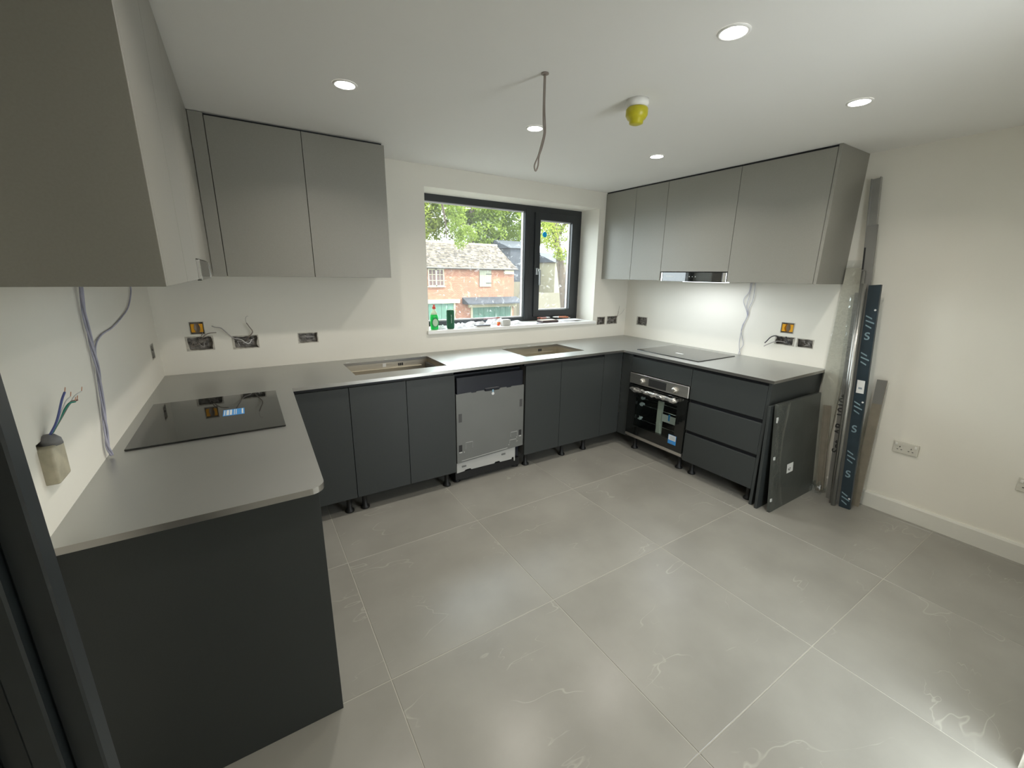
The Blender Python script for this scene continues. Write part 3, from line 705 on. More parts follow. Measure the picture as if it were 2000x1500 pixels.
# hobs
def hob(x0, x1, y0, y1, lab):
    t = thing('hob', lab, 'hob', ((x0 + x1) / 2, (y0 + y1) / 2, ZT), 'black glass hobs')
    obj('glass_plate', B(x0, x1, y0, y1, ZT + .0005, ZT + .0065, .0012), glassb_m, t)
    cx = x0 + .16, x0 + .36
    return t
t = hob(.040, .560, -1.350, -.720, 'black glass induction hob in the near left worktop')
bm = B(.330, .413, -1.095, -.995, ZT + .0066, ZT + .0071); obj('sticker', bm, blue_st, t, label='narrow blue sticker')
bm = NB()
for k, (a, w) in enumerate([(.334, .004), (.343, .010), (.356, .008), (.372, .003), (.379, .003), (.402, .006)]): box(bm, a, a + w, -1.085, -1.005, ZT + .0072, ZT + .0076)
obj('sticker_print', bm, white_st, t)['kind'] = 'stuff'
t = hob(3.405, 3.905, -1.362, -.748, 'black glass induction hob in the far right worktop under the hood')
obj('sticker', B(3.555, 3.580, -1.105, -1.035, ZT + .0066, ZT + .0071), white_st, t, label='small pale sticker')

# ------------------------------------------------------------------ oven
def oven():
    t = thing('oven', 'built-in steel and black glass oven, its handle still wrapped in film', 'oven', (3.6, -1.08, .14))
    y0, y1 = -1.3795, -.7865
    # cavity
    bm = NB(); xa, xb = XR + .03, XR + .50
    box(bm, xa, xb, y0 + .002, y0 + .02, .16, .71); box(bm, xa, xb, y1 - .02, y1 - .002, .16, .71); box(bm, xa, xb, y0 + .02, y1 - .02, .16, .175)
    box(bm, xa, xb, y0 + .02, y1 - .02, .62, .71); box(bm, xb - .02, xb, y0 + .02, y1 - .02, .175, .62)
    obj('body', bm, mat('oven_enamel', (.02, .024, .022), .35, noise_amt=.2), t)
    obj('control_panel', B(XR - .012, XR + .028, y0, y1, .6285, .722, .002), steel_m, t)
    obj('display', B(XR - .0135, XR - .0115, -1.172, -.995, .642, .706), ink_m, t)
    for y in (-.925, -1.255):
        bm = NB(); lathe(bm, [(.024, XR - .0125), (.024, XR - .020), (.019, XR - .034), (.017, XR - .036)], y, .668, 24, 'x'); obj('knob', bm, steel_m, t, True)
    # door: black frame with a see-through window
    bm = NB(); a, b = XR - .012, XR + .020
    box(bm, a, b, y0, y1, .545, .618); box(bm, a, b, y0, y1, .165, .250); box(bm, a, b, y0, y0 + .085, .250, .545); box(bm, a, b, y1 - .085, y1, .250, .545)
    d = obj('door', bm, glassb_m, t, label='black glass door')
    obj('pane', B(XR - .012, XR - .006, y0 + .085, y1 - .085, .250, .545), ovenglass_m, d)
    obj('trim_strip', B(XR - .014, XR + .020, y0, y1, .138, .162, .001), steel_m, t, label='steel strip under the oven door')
    # handle in crumpled film
    pts = [Vector((XR - .055 + .003 * math.sin(k * 1.9), -.838 - k * .0265, .592 + .003 * math.sin(k * 2.7))) for k in range(19)]
    rr = [.0185 + .0025 * math.sin(k * .8) + random.uniform(-.0025, .0025) for k in range(19)]
    rr[0] = .006; rr[-1] = .008
    bm = NB(); tube(bm, pts, rr, 12)
    for v in bm.verts: v.co += Vector((random.uniform(-1, 1), random.uniform(-1, 1), random.uniform(-1, 1))) * .0035
    obj('handle', bm, foil_m, t, label='handle wrapped in shiny crumpled film')
    for yy in (-.867, -1.297): obj('handle_bracket', B(XR - .05, XR - .012, yy - .007, yy + .008, .584, .600), steel_m, t)
    # polystyrene post, racks and leaflet behind the glass
    bm = NB(); box(bm, XR + .022, XR + .05, -1.128, -1.086, .19, .53, .003)
    bmesh.ops.subdivide_edges(bm, edges=bm.edges[:], cuts=3, use_grid_fill=True)
    for v in bm.verts: v.co += Vector((0, random.uniform(-1, 1), random.uniform(-.5, .5))) * .004
    obj('packing_post', bm, foam_m, t, label='white polystyrene packing strip')
    obj('leaflet', B(XR + .024, XR + .026, -1.285, -1.135, .365, .428), white_st, t, label='white leaflet taped inside')
    obj('tape', B(XR + .0215, XR + .0235, -1.215, -1.200, .385, .440), blue_st, t)
    for z in (.30, .44, .50):
        bm = NB(); tube(bm, [(XR + .05, y0 + .03, z), (XR + .05, y1 - .03, z)], .003, 6); tube(bm, [(XR + .36, y0 + .03, z), (XR + .36, y1 - .03, z)], .003, 6)
        for k in range(12): yy = y0 + .05 + k * .045; tube(bm, [(XR + .05, yy, z), (XR + .36, yy, z)], .0018, 5)
        obj('rack', bm, chrome_m, t)['kind'] = 'stuff'
    for z, yy in ((.50, -.905), (.445, -.90), (.315, -.895)):
        bm = NB(); bmesh.ops.create_icosphere(bm, subdivisions=2, radius=.016, matrix=Matrix.Translation((XR + .045, yy, z)))
        for v in bm.verts: v.co += Vector((random.uniform(-1, 1), random.uniform(-2.4, 2.4), random.uniform(-1, 1))) * .005
        obj('corner_wrap', bm, bag_m, t)
    s = obj('sticker', B(XR - .0135, XR - .0125, -1.322, -1.246, .214, .292), blue_st, t, label='blue and white sticker low on the door')
    bm = NB(); box(bm, XR - .0145, XR - .0136, -1.318, -1.250, .247, .290); obj('sticker_top', bm, white_st, t)
    bm = NB()
    for k in range(3): box(bm, XR - .0152, XR - .0146, -1.312, -1.265, .256 + k * .010, .259 + k * .010)
    box(bm, XR - .0145, XR - .0136, -1.290, -1.276, .222, .228); obj('sticker_print', bm, mat('grey_ink', (.25, .3, .35), .6, noise_amt=.05), t)['kind'] = 'stuff'
oven()

# ------------------------------------------------------------------ dishwasher
def dishwasher():
    t = thing('dishwasher', 'built-in dishwasher with its bare grey metal door showing', 'dishwasher', (1.955, -.35, 0))
    x0, x1 = 1.661, 2.249; Y = -.660
    obj('body', B(x0 + .006, x1 - .006, Y + .06, -.03, .09, .845), navy_m, t)
    bm = NB(); box(bm, x0 + .012, x1 - .012, Y, Y + .058, .705, .832, .004, 2); box(bm, 1.90, 2.02, Y - .008, Y, .712, .730, .003)
    obj('console', bm, navy_m, t, label='black control console')
    bm = NB()
    notch = [(x0 + .004, .180), (2.245, .208), (x1 - .004, .714), (2.13, .716), (2.125, .709), (2.09, .709), (2.085, .716), (2.03, .716), (2.02, .706), (1.90, .706), (1.89, .716), (1.83, .716), (1.825, .709), (1.79, .709), (1.785, .716), (x0 + .004, .712)]
    prism(bm, notch, 'y', Y - .004, Y + .05); obj('door', bm, dwgrey_m, t, label='bare grey metal door')
    for (a, b, c, d) in ((1.682, 1.708, .500, .565), (2.208, 2.232, .540, .600)):
        obj('hinge_cover', B(a, b, Y - .0055, Y - .003, c, d), mat('dark_zinc', (.09, .09, .088), .5, .3, noise_amt=.1), t)
    for (a, b, c, d) in ((1.680, 1.706, .270, .322), (2.205, 2.228, .300, .345)): obj('slot', B(a, b, Y - .006, Y - .003, c, d), ink_m, t)
    bm = NB()
    for (a, b, c, d) in ((1.680, 1.706, .258, .268), (2.205, 2.228, .288, .298)): box(bm, a, b, Y - .008, Y - .003, c, d, .002)
    for (a, c, w, h) in ((1.735, .283, .058, .052), (2.128, .300, .062, .040), (2.120, .246, .062, .030)):
        box(bm, a, a + w, Y - .006, Y - .0035, c + h - .003, c + h); box(bm, a, a + .0015, Y - .006, Y - .0035, c, c + h); box(bm, a + w - .0015, a + w, Y - .006, Y - .0035, c, c + h)
    for (a, c) in ((1.722, .262), (2.185, .288), (2.19, .255), (2.112, .238)): lathe(bm, [(.004, Y - .007), (.004, Y - .003)], a, c, 8, 'y')
    prism(bm, [(1.70, .192), (2.10, .212), (2.10, .216), (1.70, .196)], 'y', Y - .006, Y - .003)
    obj('pressed_details', bm, dwwhite_m, t)['kind'] = 'stuff'
    bm = NB(); lathe(bm, [(.011, Y - .007), (.011, Y - .004)], 1.966, .682, 12, 'y'); obj('door_tab', bm, white_st, t, label='white pull tab')
    obj('tape', B(1.960, 1.972, Y - .006, Y - .004, .690, .716), mat('pale_blue_tape', (.25, .45, .6), .4, noise_amt=.05), t)
    bm = NB(); prism(bm, [(1.664, .098), (1.725, .103), (1.735, .112), (1.775, .114), (1.785, .104), (1.985, .104), (1.995, .114), (2.030, .114), (2.040, .103), (2.145, .103), (2.150, .118), (2.165, .118), (2.170, .082), (2.178, .082), (2.178, .208), (1.664, .178)], 'y', Y + .004, Y + .016)
    obj('kick_plate', bm, dwwhite_m, t, label='pale metal kick plate')
    obj('kick_plate_slot', B(1.705, 1.740, Y, Y + .0045, .138, .150), dwgrey_m, t); obj('kick_plate_slot', B(2.05, 2.085, Y, Y + .0045, .158, .172), dwgrey_m, t)
    obj('base_tray', B(1.664, 2.235, Y + .03, -.10, .028, .090), leg_m, t)
    for x in (1.69, 2.22): leg(t, x, Y + .075, .03); leg(t, x, -.14, .03)
dishwasher()

# ------------------------------------------------------------------ electrical back boxes
def back_box(fn, u0, u1, v0, v1, lab, amber=False, blockish=True, group='open socket boxes in the walls'):
    """fn(u,v,d) -> xyz, d>0 into the wall"""
    t = thing('socket_box', lab, 'socket box', fn((u0 + u1) / 2, (v0 + v1) / 2, .02), group)
    bm = NB(); g = .003
    def q(pts): bm.faces.new([bm.verts.new(fn(*p)) for p in pts])
    a, b, c, d = u0 + g, u1 - g, v0 + g, v1 - g; D = .038
    q([(a, c, D), (b, c, D), (b, d, D), (a, d, D)])
    q([(a, c, .003), (a, d, .003), (a, d, D), (a, c, D)]); q([(b, c, .003), (b, d, .003), (b, d, D), (b, c, D)])
    q([(a, c, .003), (b, c, .003), (b, c, D), (a, c, D)]); q([(a, d, .003), (b, d, .003), (b, d, D), (a, d, D)])
    e = .006
    for A, B_ in (((a, c), (b, c)), ((b, c), (b, d)), ((b, d), (a, d)), ((a, d), (a, c))):
        pass
    obj('shell', bm, boxwhite_m if amber else boxmetal_m, t)
    if amber:
        for s in (0, 1):
            bm = NB(); w = (u1 - u0) * .30
            ua = u0 + .004 if s == 0 else u1 - .004 - w
            n = 7; prof = []
            for k in range(n):
                tt = k / (n - 1); prof.append((v0 + .010 + (v1 - v0 - .020) * tt, w * (1 - .35 * math.sin(math.pi * tt))))
            vs_ = []
            for dd in (.001, .030):
                for v, ww in prof:
                    vs_.append((bm.verts.new(fn(ua if s == 0 else ua + w, v, dd)), bm.verts.new(fn(ua + ww if s == 0 else ua + w - ww, v, dd))))
            for k in range(n - 1):
                bm.faces.new((vs_[k][0], vs_[k][1], vs_[k + 1][1], vs_[k + 1][0]))
                bm.faces.new((vs_[k][1], vs_[k + n][1], vs_[k + n + 1][1], vs_[k + 1][1]))
            obj('lug', bm, amber_m, t, label='amber retaining lug')
        bm = NB()
        for A in ((u0 - .004, u1 + .004, v1, v1 + .004), (u0 - .004, u1 + .004, v0 - .004, v0), (u0 - .004, u0, v0, v1), (u1, u1 + .004, v0, v1)):
            p = [fn(A[i], A[j], dd) for i in (0, 1) for j in (2, 3) for dd in (-.002, .004)]
            xs_ = [q_[0] for q_ in p]; ys_ = [q_[1] for q_ in p]; zs_ = [q_[2] for q_ in p]
            box(bm, min(xs_), max(xs_), min(ys_), max(ys_), min(zs_), max(zs_))
        obj('flange', bm, boxwhite_m, t)
    else:
        # torn plaster edge
        bm = NB(); random.seed(int(u0 * 1000) + 5); n = 22; P = []
        per = [(u0 + (u1 - u0) * k / 7, v0) for k in range(7)] + [(u1, v0 + (v1 - v0) * k / 4) for k in range(4)] + [(u1 - (u1 - u0) * k / 7, v1) for k in range(7)] + [(u0, v1 - (v1 - v0) * k / 4) for k in range(4)]
        cu, cv = (u0 + u1) / 2, (v0 + v1) / 2; n = len(per)
        o_ = [bm.verts.new(fn(u + (.002 if u > cu else -.002), v + (.002 if v > cv else -.002), -.0006)) for u, v in per]
        i_ = []
        for u, v in per:
            k = random.uniform(.80, .97); i_.append(bm.verts.new(fn(cu + (u - cu) * k, cv + (v - cv) * k, -.0010)))
        for k in range(n): bm.faces.new((o_[k], o_[(k + 1) % n], i_[(k + 1) % n], i_[k]))
        dd_ = [bm.verts.new(fn(cu + (u - cu) * .93, cv + (v - cv) * .93, .012)) for u, v in per]
        for k in range(n): bm.faces.new((i_[k], i_[(k + 1) % n], dd_[(k + 1) % n], dd_[k]))
        obj('plaster_edge', bm, mat('broken_plaster', (.56, .53, .46), .9, noise_amt=.3, nscale=50), t)
        # wire tails inside
        for j in range(2):
            pts = [fn(u0 + (u1 - u0) * random.uniform(.15, .85), v0 + (v1 - v0) * random.uniform(.2, .8), random.uniform(.006, .03)) for _ in range(4)]
            wires('wire', pts, .0022, random.choice([wgrey_m, wgrey_m, wtaupe_m]), t, 5, 5)
    return t
fb = lambda u, v, d: (u, d, v); fL = lambda u, v, d: (-d, u, v); fR = lambda u, v, d: (W + d, u, v)
back_box(fb, *back_boxes[0], 'square socket box with amber lugs, upper left on the back wall', amber=True)
t = back_box(fb, *back_boxes[1], 'open double socket box just under the left amber-lugged box')
wires('cable_tail', [(.215, .02, 1.11), (.232, -.005, 1.140), (.262, -.03, 1.158), (.300, -.04, 1.162)], .0028, wtaupe_m, t)
wires('cable_tail', [(.20, .02, 1.12), (.222, -.006, 1.146), (.228, -.01, 1.165)], .0022, wtaupe_m, t)
t = back_box(fb, *back_boxes[2], 'open double socket box with two long cable tails curling up from it')
wires('cable_tail', [(.43, .02, 1.10), (.385, -.01, 1.118), (.360, -.03, 1.150), (.330, -.04, 1.188), (.300, -.045, 1.196), (.283, -.05, 1.205)], .0032, wgrey_m, t)
wires('cable_tail', [(.45, .02, 1.09), (.478, -.01, 1.125), (.497, -.03, 1.155), (.482, -.04, 1.190), (.470, -.045, 1.215)], .0034, wtaupe_m, t)
wires('wire', [(.470, -.045, 1.215), (.468, -.048, 1.24), (.476, -.05, 1.258), (.486, -.05, 1.259)], .0012, wgrey_m, t)
wires('wire', [(.40, .02, 1.112), (.43, .0, 1.10), (.452, -.004, 1.079), (.470, -.004, 1.076), (.486, .004, 1.10)], .0028, wwhite_m, t)
back_box(fb, *back_boxes[3], 'open socket box alone on the back wall under the two-door wall cabinet')
back_box(fb, *back_boxes[4], 'open socket box nearest the right end of the window sill')
t = back_box(fb, *back_boxes[5], 'open socket box in the right corner of the back wall with wires standing up')
wires('cable_tail', [(3.83, .02, 1.08), (3.873, -.01, 1.10), (3.880, -.03, 1.14), (3.876, -.04, 1.18)], .0028, wtaupe_m, t)
wires('wire', [(3.876, -.04, 1.18), (3.878, -.045, 1.21), (3.876, -.05, 1.235)], .0012, wtaupe_m, t)
wires('wire', [(3.84, .02, 1.08), (3.905, -.02, 1.13), (3.93, -.04, 1.16), (3.955, -.05, 1.20)], .0012, wgrey_m, t)
back_box(fR, *right_boxes[0], 'open socket box on the right wall in the corner behind the far hob')
back_box(fR, *right_boxes[1], 'square socket box with amber lugs on the right wall', amber=True)
t = back_box(fR, *right_boxes[2], 'open socket box under the right amber-lugged box, cables bending out of it')
wires('cable_tail', [(W + .02, -1.64, 1.08), (W - .012, -1.60, 1.102), (W - .03, -1.572, 1.090), (W - .04, -1.550, 1.055), (W - .045, -1.540, 1.040)], .0045, wdark_m, t)
wires('cable_tail', [(W + .02, -1.66, 1.06), (W - .012, -1.610, 1.060), (W - .03, -1.565, 1.035), (W - .04, -1.535, 1.012)], .0038, wgrey_m, t)
wires('wire', [(W + .02, -1.69, 1.09), (W - .008, -1.67, 1.10), (W - .006, -1.70, 1.05)], .0045, wdark_m, t)
back_box(fR, *right_boxes[3], 'open socket box on the right wall nearest the end of the worktop')
t = back_box(fL, *left_boxes[0], 'small dark open socket hole on the left wall beside the corner')

# loose box hanging out of the left wall with bare cores
t = thing('socket_box', 'loose cream socket box pulled out of the left wall with coloured cores', 'socket box', (.02, -1.82, 1.08), 'open socket boxes in the walls')
bm = NB(); box(bm, -.035, .026, -1.862, -1.778, 1.028, 1.112, .006, 2)
for v in bm.verts:
    if v.co.z < 1.06: v.co.y += -.012 + (1.118 - v.co.z) * .10; v.co.z -= .012
obj('shell', bm, mat('cream_plastic', (.50, .46, .34), .5, noise_amt=.25, nscale=25), t, True)
bm = NB(); lathe(bm, [(.024, 1.108), (.022, 1.122), (.012, 1.134)], .010, -1.812, 14); obj('cable_gland', bm, mat('grey_sheath', (.22, .22, .23), .5, noise_amt=.2), t, True)
for k, (ty, tz, m_) in enumerate([(-1.775, 1.245, wblue_m), (-1.745, 1.225, wwhite_m), (-1.722, 1.205, wgreen_m), (-1.705, 1.205, wbrown_m), (-1.655, 1.218, wwhite_m)]):
    b0 = (.015, -1.815 + k * .006, 1.135)
    wires('wire', [b0, (.03, b0[1] + (ty - b0[1]) * .25, 1.165), (.045, b0[1] + (ty - b0[1]) * .6, (1.165 + tz) / 2 + .01), (.05, ty, tz - .012)], .0026 if k in (0, 2, 3) else .0016, m_, t, 6)
    wires('copper_tip', [(.05, ty, tz - .012), (.052, ty + .004, tz)], .0011, copper_m, t, 5)

# cable runs
t = thing('cable_bundle', 'lilac twisted cable bundle dropping down the left wall to the worktop', 'cable', (.01, -1.3, ZT))
path = [(.014, -1.272, 1.507), (.012, -1.300, 1.40), (.011, -1.300, 1.30), (.012, -1.305, 1.20), (.011, -1.330, 1.11), (.011, -1.362, 1.02), (.012, -1.395, .955), (.014, -1.390, .912)]
sp = spline(path, 10)
for j in range(3):
    pts = [p + Vector((.0035 * math.cos(i * .16 + j * 2.1), .0065 * math.sin(i * .16 + j * 2.1) * (.5 + abs(math.sin(i * .09))), 0)) for i, p in enumerate(sp)]
    bm = NB(); tube(bm, pts, .0030, 7); obj('strand', bm, wlil_m, t, True)
t = thing('cable', 'thin single cable slanting along the left wall to join the lilac bundle', 'cable', (.006, -.8, 1.3))
wires('cable', [(.006, -.470, 1.508), (.006, -.480, 1.44), (.006, -.612, 1.37), (.006, -.79, 1.335), (.006, -.97, 1.313), (.006, -1.13, 1.305), (.006, -1.235, 1.28), (.006, -1.278, 1.22), (.007, -1.292, 1.19)], .0030, wlil_m, t, 7, 6)
t = thing('cable', 'pair of thin pale wires hanging down the right wall beside the hood', 'cable', (W - .01, -1.34, ZT))
X1 = W - .008
wires('strand', [(X1, -1.335, 1.507), (X1, -1.330, 1.43), (X1, -1.296, 1.36), (X1, -1.345, 1.245), (X1, -1.318, 1.15), (X1, -1.319, 1.09), (X1, -1.350, 1.00), (X1, -1.330, .95), (X1, -1.322, .909)], .0020, wlil_m, t, 6, 6)
wires('strand', [(X1, -1.344, 1.507), (X1, -1.340, 1.40), (X1, -1.330, 1.32), (X1, -1.348, 1.24), (X1, -1.325, 1.16), (X1, -1.314, 1.06), (X1, -1.318, .98), (X1, -1.338, .909)], .0020, wlil_m, t, 6, 6)
wires('strand', [(X1, -1.372, 1.507), (X1, -1.374, 1.38), (X1, -1.352, 1.30), (X1, -1.352, 1.24)], .0020, wlil_m, t, 6, 6)

# sockets on the right wall
def socket(yc, zc, w, h, lab, detail=True):
    t = thing('wall_socket', lab, 'socket', (W, yc, zc), 'white wall sockets on the right wall')
    obj('face_plate', B(W - .010, W - .0005, yc - w / 2, yc + w / 2, zc - h / 2, zc + h / 2, .003, 2), mat('socket_white', (.62, .60, .53), .4, noise_amt=.03), t)
    bm = NB()
    for s in ((-1, 1) if detail else (1,)):
        c = yc + s * w * .22
        for dy, dz, a, b in ((0, .016, .0018, .004), (.010, -.002, .004, .0018), (-.010, -.002, .004, .0018)):
            box(bm, W - .0115, W - .0098, c + dy - a, c + dy + a, zc - .012 + dz - b, zc - .012 + dz + b)
    obj('socket_holes', bm, ink_m, t)['kind'] = 'stuff'
    for s in ((-1, 1) if detail else (1,)): obj('switch_rocker', B(W - .014, W - .0098, yc + s * w * .38 - .006, yc + s * w * .38 + .006, zc + .012, zc + .028, .001), white_m, t)
socket(-2.512, .478, .128, .078, 'white double wall socket low on the right wall beyond the leaning profiles')
socket(-3.062, .450, .128, .078, 'white double wall socket at the right edge of the picture')

# ------------------------------------------------------------------ leaning sheets
def leaning_sheet(x0, x1, yb, yt, zt, th, m_, lab, skew=.0):
    t = thing('panel_offcut', lab, 'panel', ((x0 + x1) / 2, yb, 0), 'dark sheets leaning on the end of the cabinets')
    bm = NB()
    pts = [(x0, yb, 0), (x1, yb + skew, 0), (x1, yt, zt), (x0, yt, zt)]
    n = Vector((0, -zt, yb - yt)).normalized() * -1
    n = Vector((0, 1, (yt - yb) / zt * -1)).normalized()
    f = [bm.verts.new(Vector(p)) for p in pts]; b = [bm.verts.new(Vector(p) + Vector((0, th, 0))) for p in pts]
    bm.faces.new(f[::-1]); bm.faces.new(b)
    for k in range(4): bm.faces.new((f[k], f[(k + 1) % 4], b[(k + 1) % 4], b[k]))
    bmesh.ops.recalc_face_normals(bm, faces=bm.faces)
    bmesh.ops.bevel(bm, geom=bm.edges[:], offset=.001, segments=1, affect='EDGES')
    obj('sheet', bm, m_, t); return t
t = leaning_sheet(3.296, 3.90, -2.012, -1.9885, .735, .018, base_m, 'plain dark sheet leaning between the drawer cabinet and the wrapped sheet')
t = leaning_sheet(3.322, 3.935, -2.085, -2.0155, .750, .018, sheet_m, 'dark sheet in clear wrap with a white label, leaning outermost on the cabinets')
def on_sheet(x, z, d=0): return (x, -2.085 + (.0695) * z / .75 - d, z)
def sheet_quad(x0, x1, z0, z1, d0, d1):
    bm = NB(); f = [bm.verts.new(on_sheet(x, z, d1)) for x, z in ((x0, z0), (x1, z0), (x1, z1), (x0, z1))]; b = [bm.verts.new(on_sheet(x, z, d0)) for x, z in ((x0, z0), (x1, z0), (x1, z1), (x0, z1))]
    bm.faces.new(f); bm.faces.new(b[::-1])
    for k in range(4): bm.faces.new((f[k], b[k], b[(k + 1) % 4], f[(k + 1) % 4]))
    bmesh.ops.recalc_face_normals(bm, faces=bm.faces); return bm
obj('paper_label', sheet_quad(3.515, 3.60, .235, .300, .0004, .0012), white_st, t, label='small white label')
text('label_lettering', 'N7', .028, basis((1, 0, 0), (0, .092, 1), (0, -1, .092), on_sheet(3.548, .258, .0016)), ink_m, t, .0002)
for z in (.655, .640, .385, .09):
    obj('packing_clip', sheet_quad(3.320, 3.338 if z != .64 else 3.332, z - .010, z + .010, -.001, .004), white_st, t)
# loose wrap, a wrinkled film skin over the left part of the sheet
bm = NB(); nx, nz = 10, 22; grid = []
for i in range(nx + 1):
    row = []
    for j in range(nz + 1):
        x = 3.318 + .16 * i / nx * (1 - .45 * math.sin(math.pi * j / nz)); z = .01 + .735 * j / nz
        dd = .003 + .005 * abs(noise.noise(Vector((x * 14, z * 9, 3)))) + (.004 if i == nx else 0)
        row.append(bm.verts.new(on_sheet(x, z, dd)))
    grid.append(row)
for i in range(nx):
    for j in range(nz): bm.faces.new((grid[i][j], grid[i + 1][j], grid[i + 1][j + 1], grid[i][j + 1]))
obj('clear_wrap', bm, wrap_m, t, True)

# ------------------------------------------------------------------ leaning profiles by the right wall
def strip(name, lab, cat, base, top, w, th, m_, group='profiles and strips leaning on the right wall', sect=None, wdir=None, partname='strip'):
    """long bar from base centre to top centre; w across (roughly along the wall), th towards the room"""
    base, top = Vector(base), Vector(top); ax = (top - base).normalized()
    wv = Vector(wdir or (0, 1, 0)); wv = (wv - ax * wv.dot(ax)).normalized(); tv = ax.cross(wv).normalized()
    if tv.x > 0: tv = -tv       # towards the room
    L_ = (top - base).length
    t = thing(name, lab, cat, base, group)
    sect = sect or [(-w / 2, 0), (w / 2, 0), (w / 2, th), (-w / 2, th)]
    bm = NB(); lo = [bm.verts.new(base + wv * a + tv * b) for a, b in sect]; hi = [bm.verts.new(base + ax * L_ + wv * a + tv * b) for a, b in sect]; n = len(sect)
    bm.faces.new(lo); bm.faces.new(hi[::-1])
    for k in range(n): bm.faces.new((lo[k], lo[(k + 1) % n], hi[(k + 1) % n], hi[k]))
    bmesh.ops.recalc_face_normals(bm, faces=bm.faces); obj(partname, bm, m_, t)
    return t, (lambda a, s, d=0: base + ax * s + wv * a + tv * (th + d)), ax, wv, tv
def csect(w, d, th=.003, lip=.006):
    return [(-w/2, d), (-w/2, 0), (w/2, 0), (w/2, d), (w/2 - lip, d), (w/2 - lip, d - th), (w/2 - th, d - th), (w/2 - th, th), (-w/2 + th, th), (-w/2 + th, d - th), (-w/2 + lip, d - th), (-w/2 + lip, d)]
# cream board in wrap right behind the cabinets' end
t, P, ax, wv, tv = strip('board', 'tall cream board in clear wrap standing just past the right end of the worktop', 'board', (W - .030, -2.045, .0), (W - .016, -2.040, 1.62), .115, .012, cream_m)
obj_w = NB(); rows = []
for i in range(9):
    rows.append([obj_w.verts.new(P(-.062 + .124 * i / 8, 1.66 * j / 30 + .01, .003 + .010 * abs(noise.noise(Vector((i * .9, j * .5, 1)))) + (.02 * abs(noise.noise(Vector((i, j * 1.3, 7)))) if j < 5 else 0))) for j in range(31)])
for i in range(8):
    for j in range(30): obj_w.faces.new((rows[i][j], rows[i + 1][j], rows[i + 1][j + 1], rows[i][j + 1]))
obj('clear_wrap', obj_w, wrap_m, t, True)
# tall C channel
t, P, ax, wv, tv = strip('metal_channel', 'tallest silvery metal channel reaching almost to the ceiling by the right wall', 'metal profile', (W - .115, -2.300, .0), (W - .034, -2.052, 2.172), .050, .026, alu_m, sect=csect(.052, .026, .004, .005))
# grey flat strip with slot
t, P, ax, wv, tv = strip('filler_strip', 'grey flat filler strip with a dark slot, in front of the tall metal channel', 'strip', (W - .150, -2.285, .0), (W - .060, -2.092, 1.884), .056, .016, gstrip_m)
bm = NB()
for a, b in ((.018, .028),):
    pts = [P(a, 1.62, .0006), P(b, 1.62, .0006), P(b, 1.76, .0006), P(a, 1.76, .0006)]; bm.faces.new([bm.verts.new(p) for p in pts])
obj('slot', bm, ink_m, t)
# tubes
for (b, tp, r, lab) in (((W - .187, -2.245, 0), (W - .108, -2.112, 1.60), .012, 'shiny thin metal tube left of the blue-filmed profile, rear one of the two'),
                    ((W - .214, -2.268, 0), (W - .140, -2.140, 1.52), .013, 'shiny thin metal tube left of the blue-filmed profile, front one of the two')):
    t = thing('metal_tube', lab, 'metal profile', b, 'profiles and strips leaning on the right wall')
    bm = NB(); tube(bm, [b, tp], r, 16); obj('tube', bm, alu_m, t, True)
# strip with handwriting
t, P, ax, wv, tv = strip('filler_strip', 'grey strip with black handwriting along it, left of the metal tubes', 'strip', (W - .120, -2.215, .0), (W - .068, -2.105, 1.46), .050, .014, gstrip_m)
mt = basis(-ax, wv * -1 if False else ax.cross(tv) * 1, tv, P(0, .64, .001))
text('handwriting', 'Sot  AR  1010t', .070, basis(ax, tv.cross(ax), tv, P(.0, .56, .0012)), ink_m, t, .0003)
obj_w = NB(); rows = []
for i in range(7):
    rows.append([obj_w.verts.new(P(-.030 + .075 * i / 6, .70 + .75 * j / 20, .006 + .014 * abs(noise.noise(Vector((i * .9, j * .6, 4)))))) for j in range(21)])
for i in range(6):
    for j in range(20): obj_w.faces.new((rows[i][j], rows[i + 1][j], rows[i + 1][j + 1], rows[i][j + 1]))
obj('clear_wrap', obj_w, wrap_m, t, True)
# blue film profile
t, P, ax, wv, tv = strip('filmed_profile', 'long profile covered in dark blue printed protective film', 'metal profile', (W - .169, -2.325, .0), (W - .097, -2.190, 1.512), .064, .022, film_m)
xd = -wv if wv.y > 0 else wv
for s in (.245, .565, 1.190):
    text('film_lettering', 'S', .068, basis(xd, ax, tv, P(.004, s, .0006)), filmprint_m, t, .0002)
bm = NB()
def qd(a0, a1, s0, s1, sk=.02):
    bm.faces.new([bm.verts.new(P(a, s + sk * k, .0007)) for a, s, k in ((a0, s0, 0), (a1, s0, -1), (a1, s1, -1), (a0, s1, 0))])
for s in (.045, .345, .69, 1.02, 1.26):
    for j, (a0, a1) in enumerate(((.020, -.012), (.022, -.024), (.024, -.010))): qd(a0, a1, s + j * .030, s + j * .030 + .009)
obj('film_print', bm, filmprint_m, t)['kind'] = 'stuff'
bm = NB()
for s, a in ((.075, -.022), (.755, -.022), (1.36, -.020)): bmesh.ops.create_circle(bm, cap_ends=True, segments=12, radius=.006, matrix=basis(xd, ax, tv, P(a, s, .0009)))
obj('dots', bm, white_st, t)['kind'] = 'stuff'
bm = NB(); bm.faces.new([bm.verts.new(P(a, s, .0012)) for a, s in ((.022, .815), (-.020, .812), (-.020, .898), (.022, .902))]); lb = obj('paper_label', bm, white_st, t, label='white paper label')
bm = NB(); bm.faces.new([bm.verts.new(P(a, s, .0016)) for a, s in ((.012, .842), (-.008, .840), (-.008, .852), (.012, .854))]); obj('label_print', bm, mat('grey_ink', (.25, .3, .35)), t)
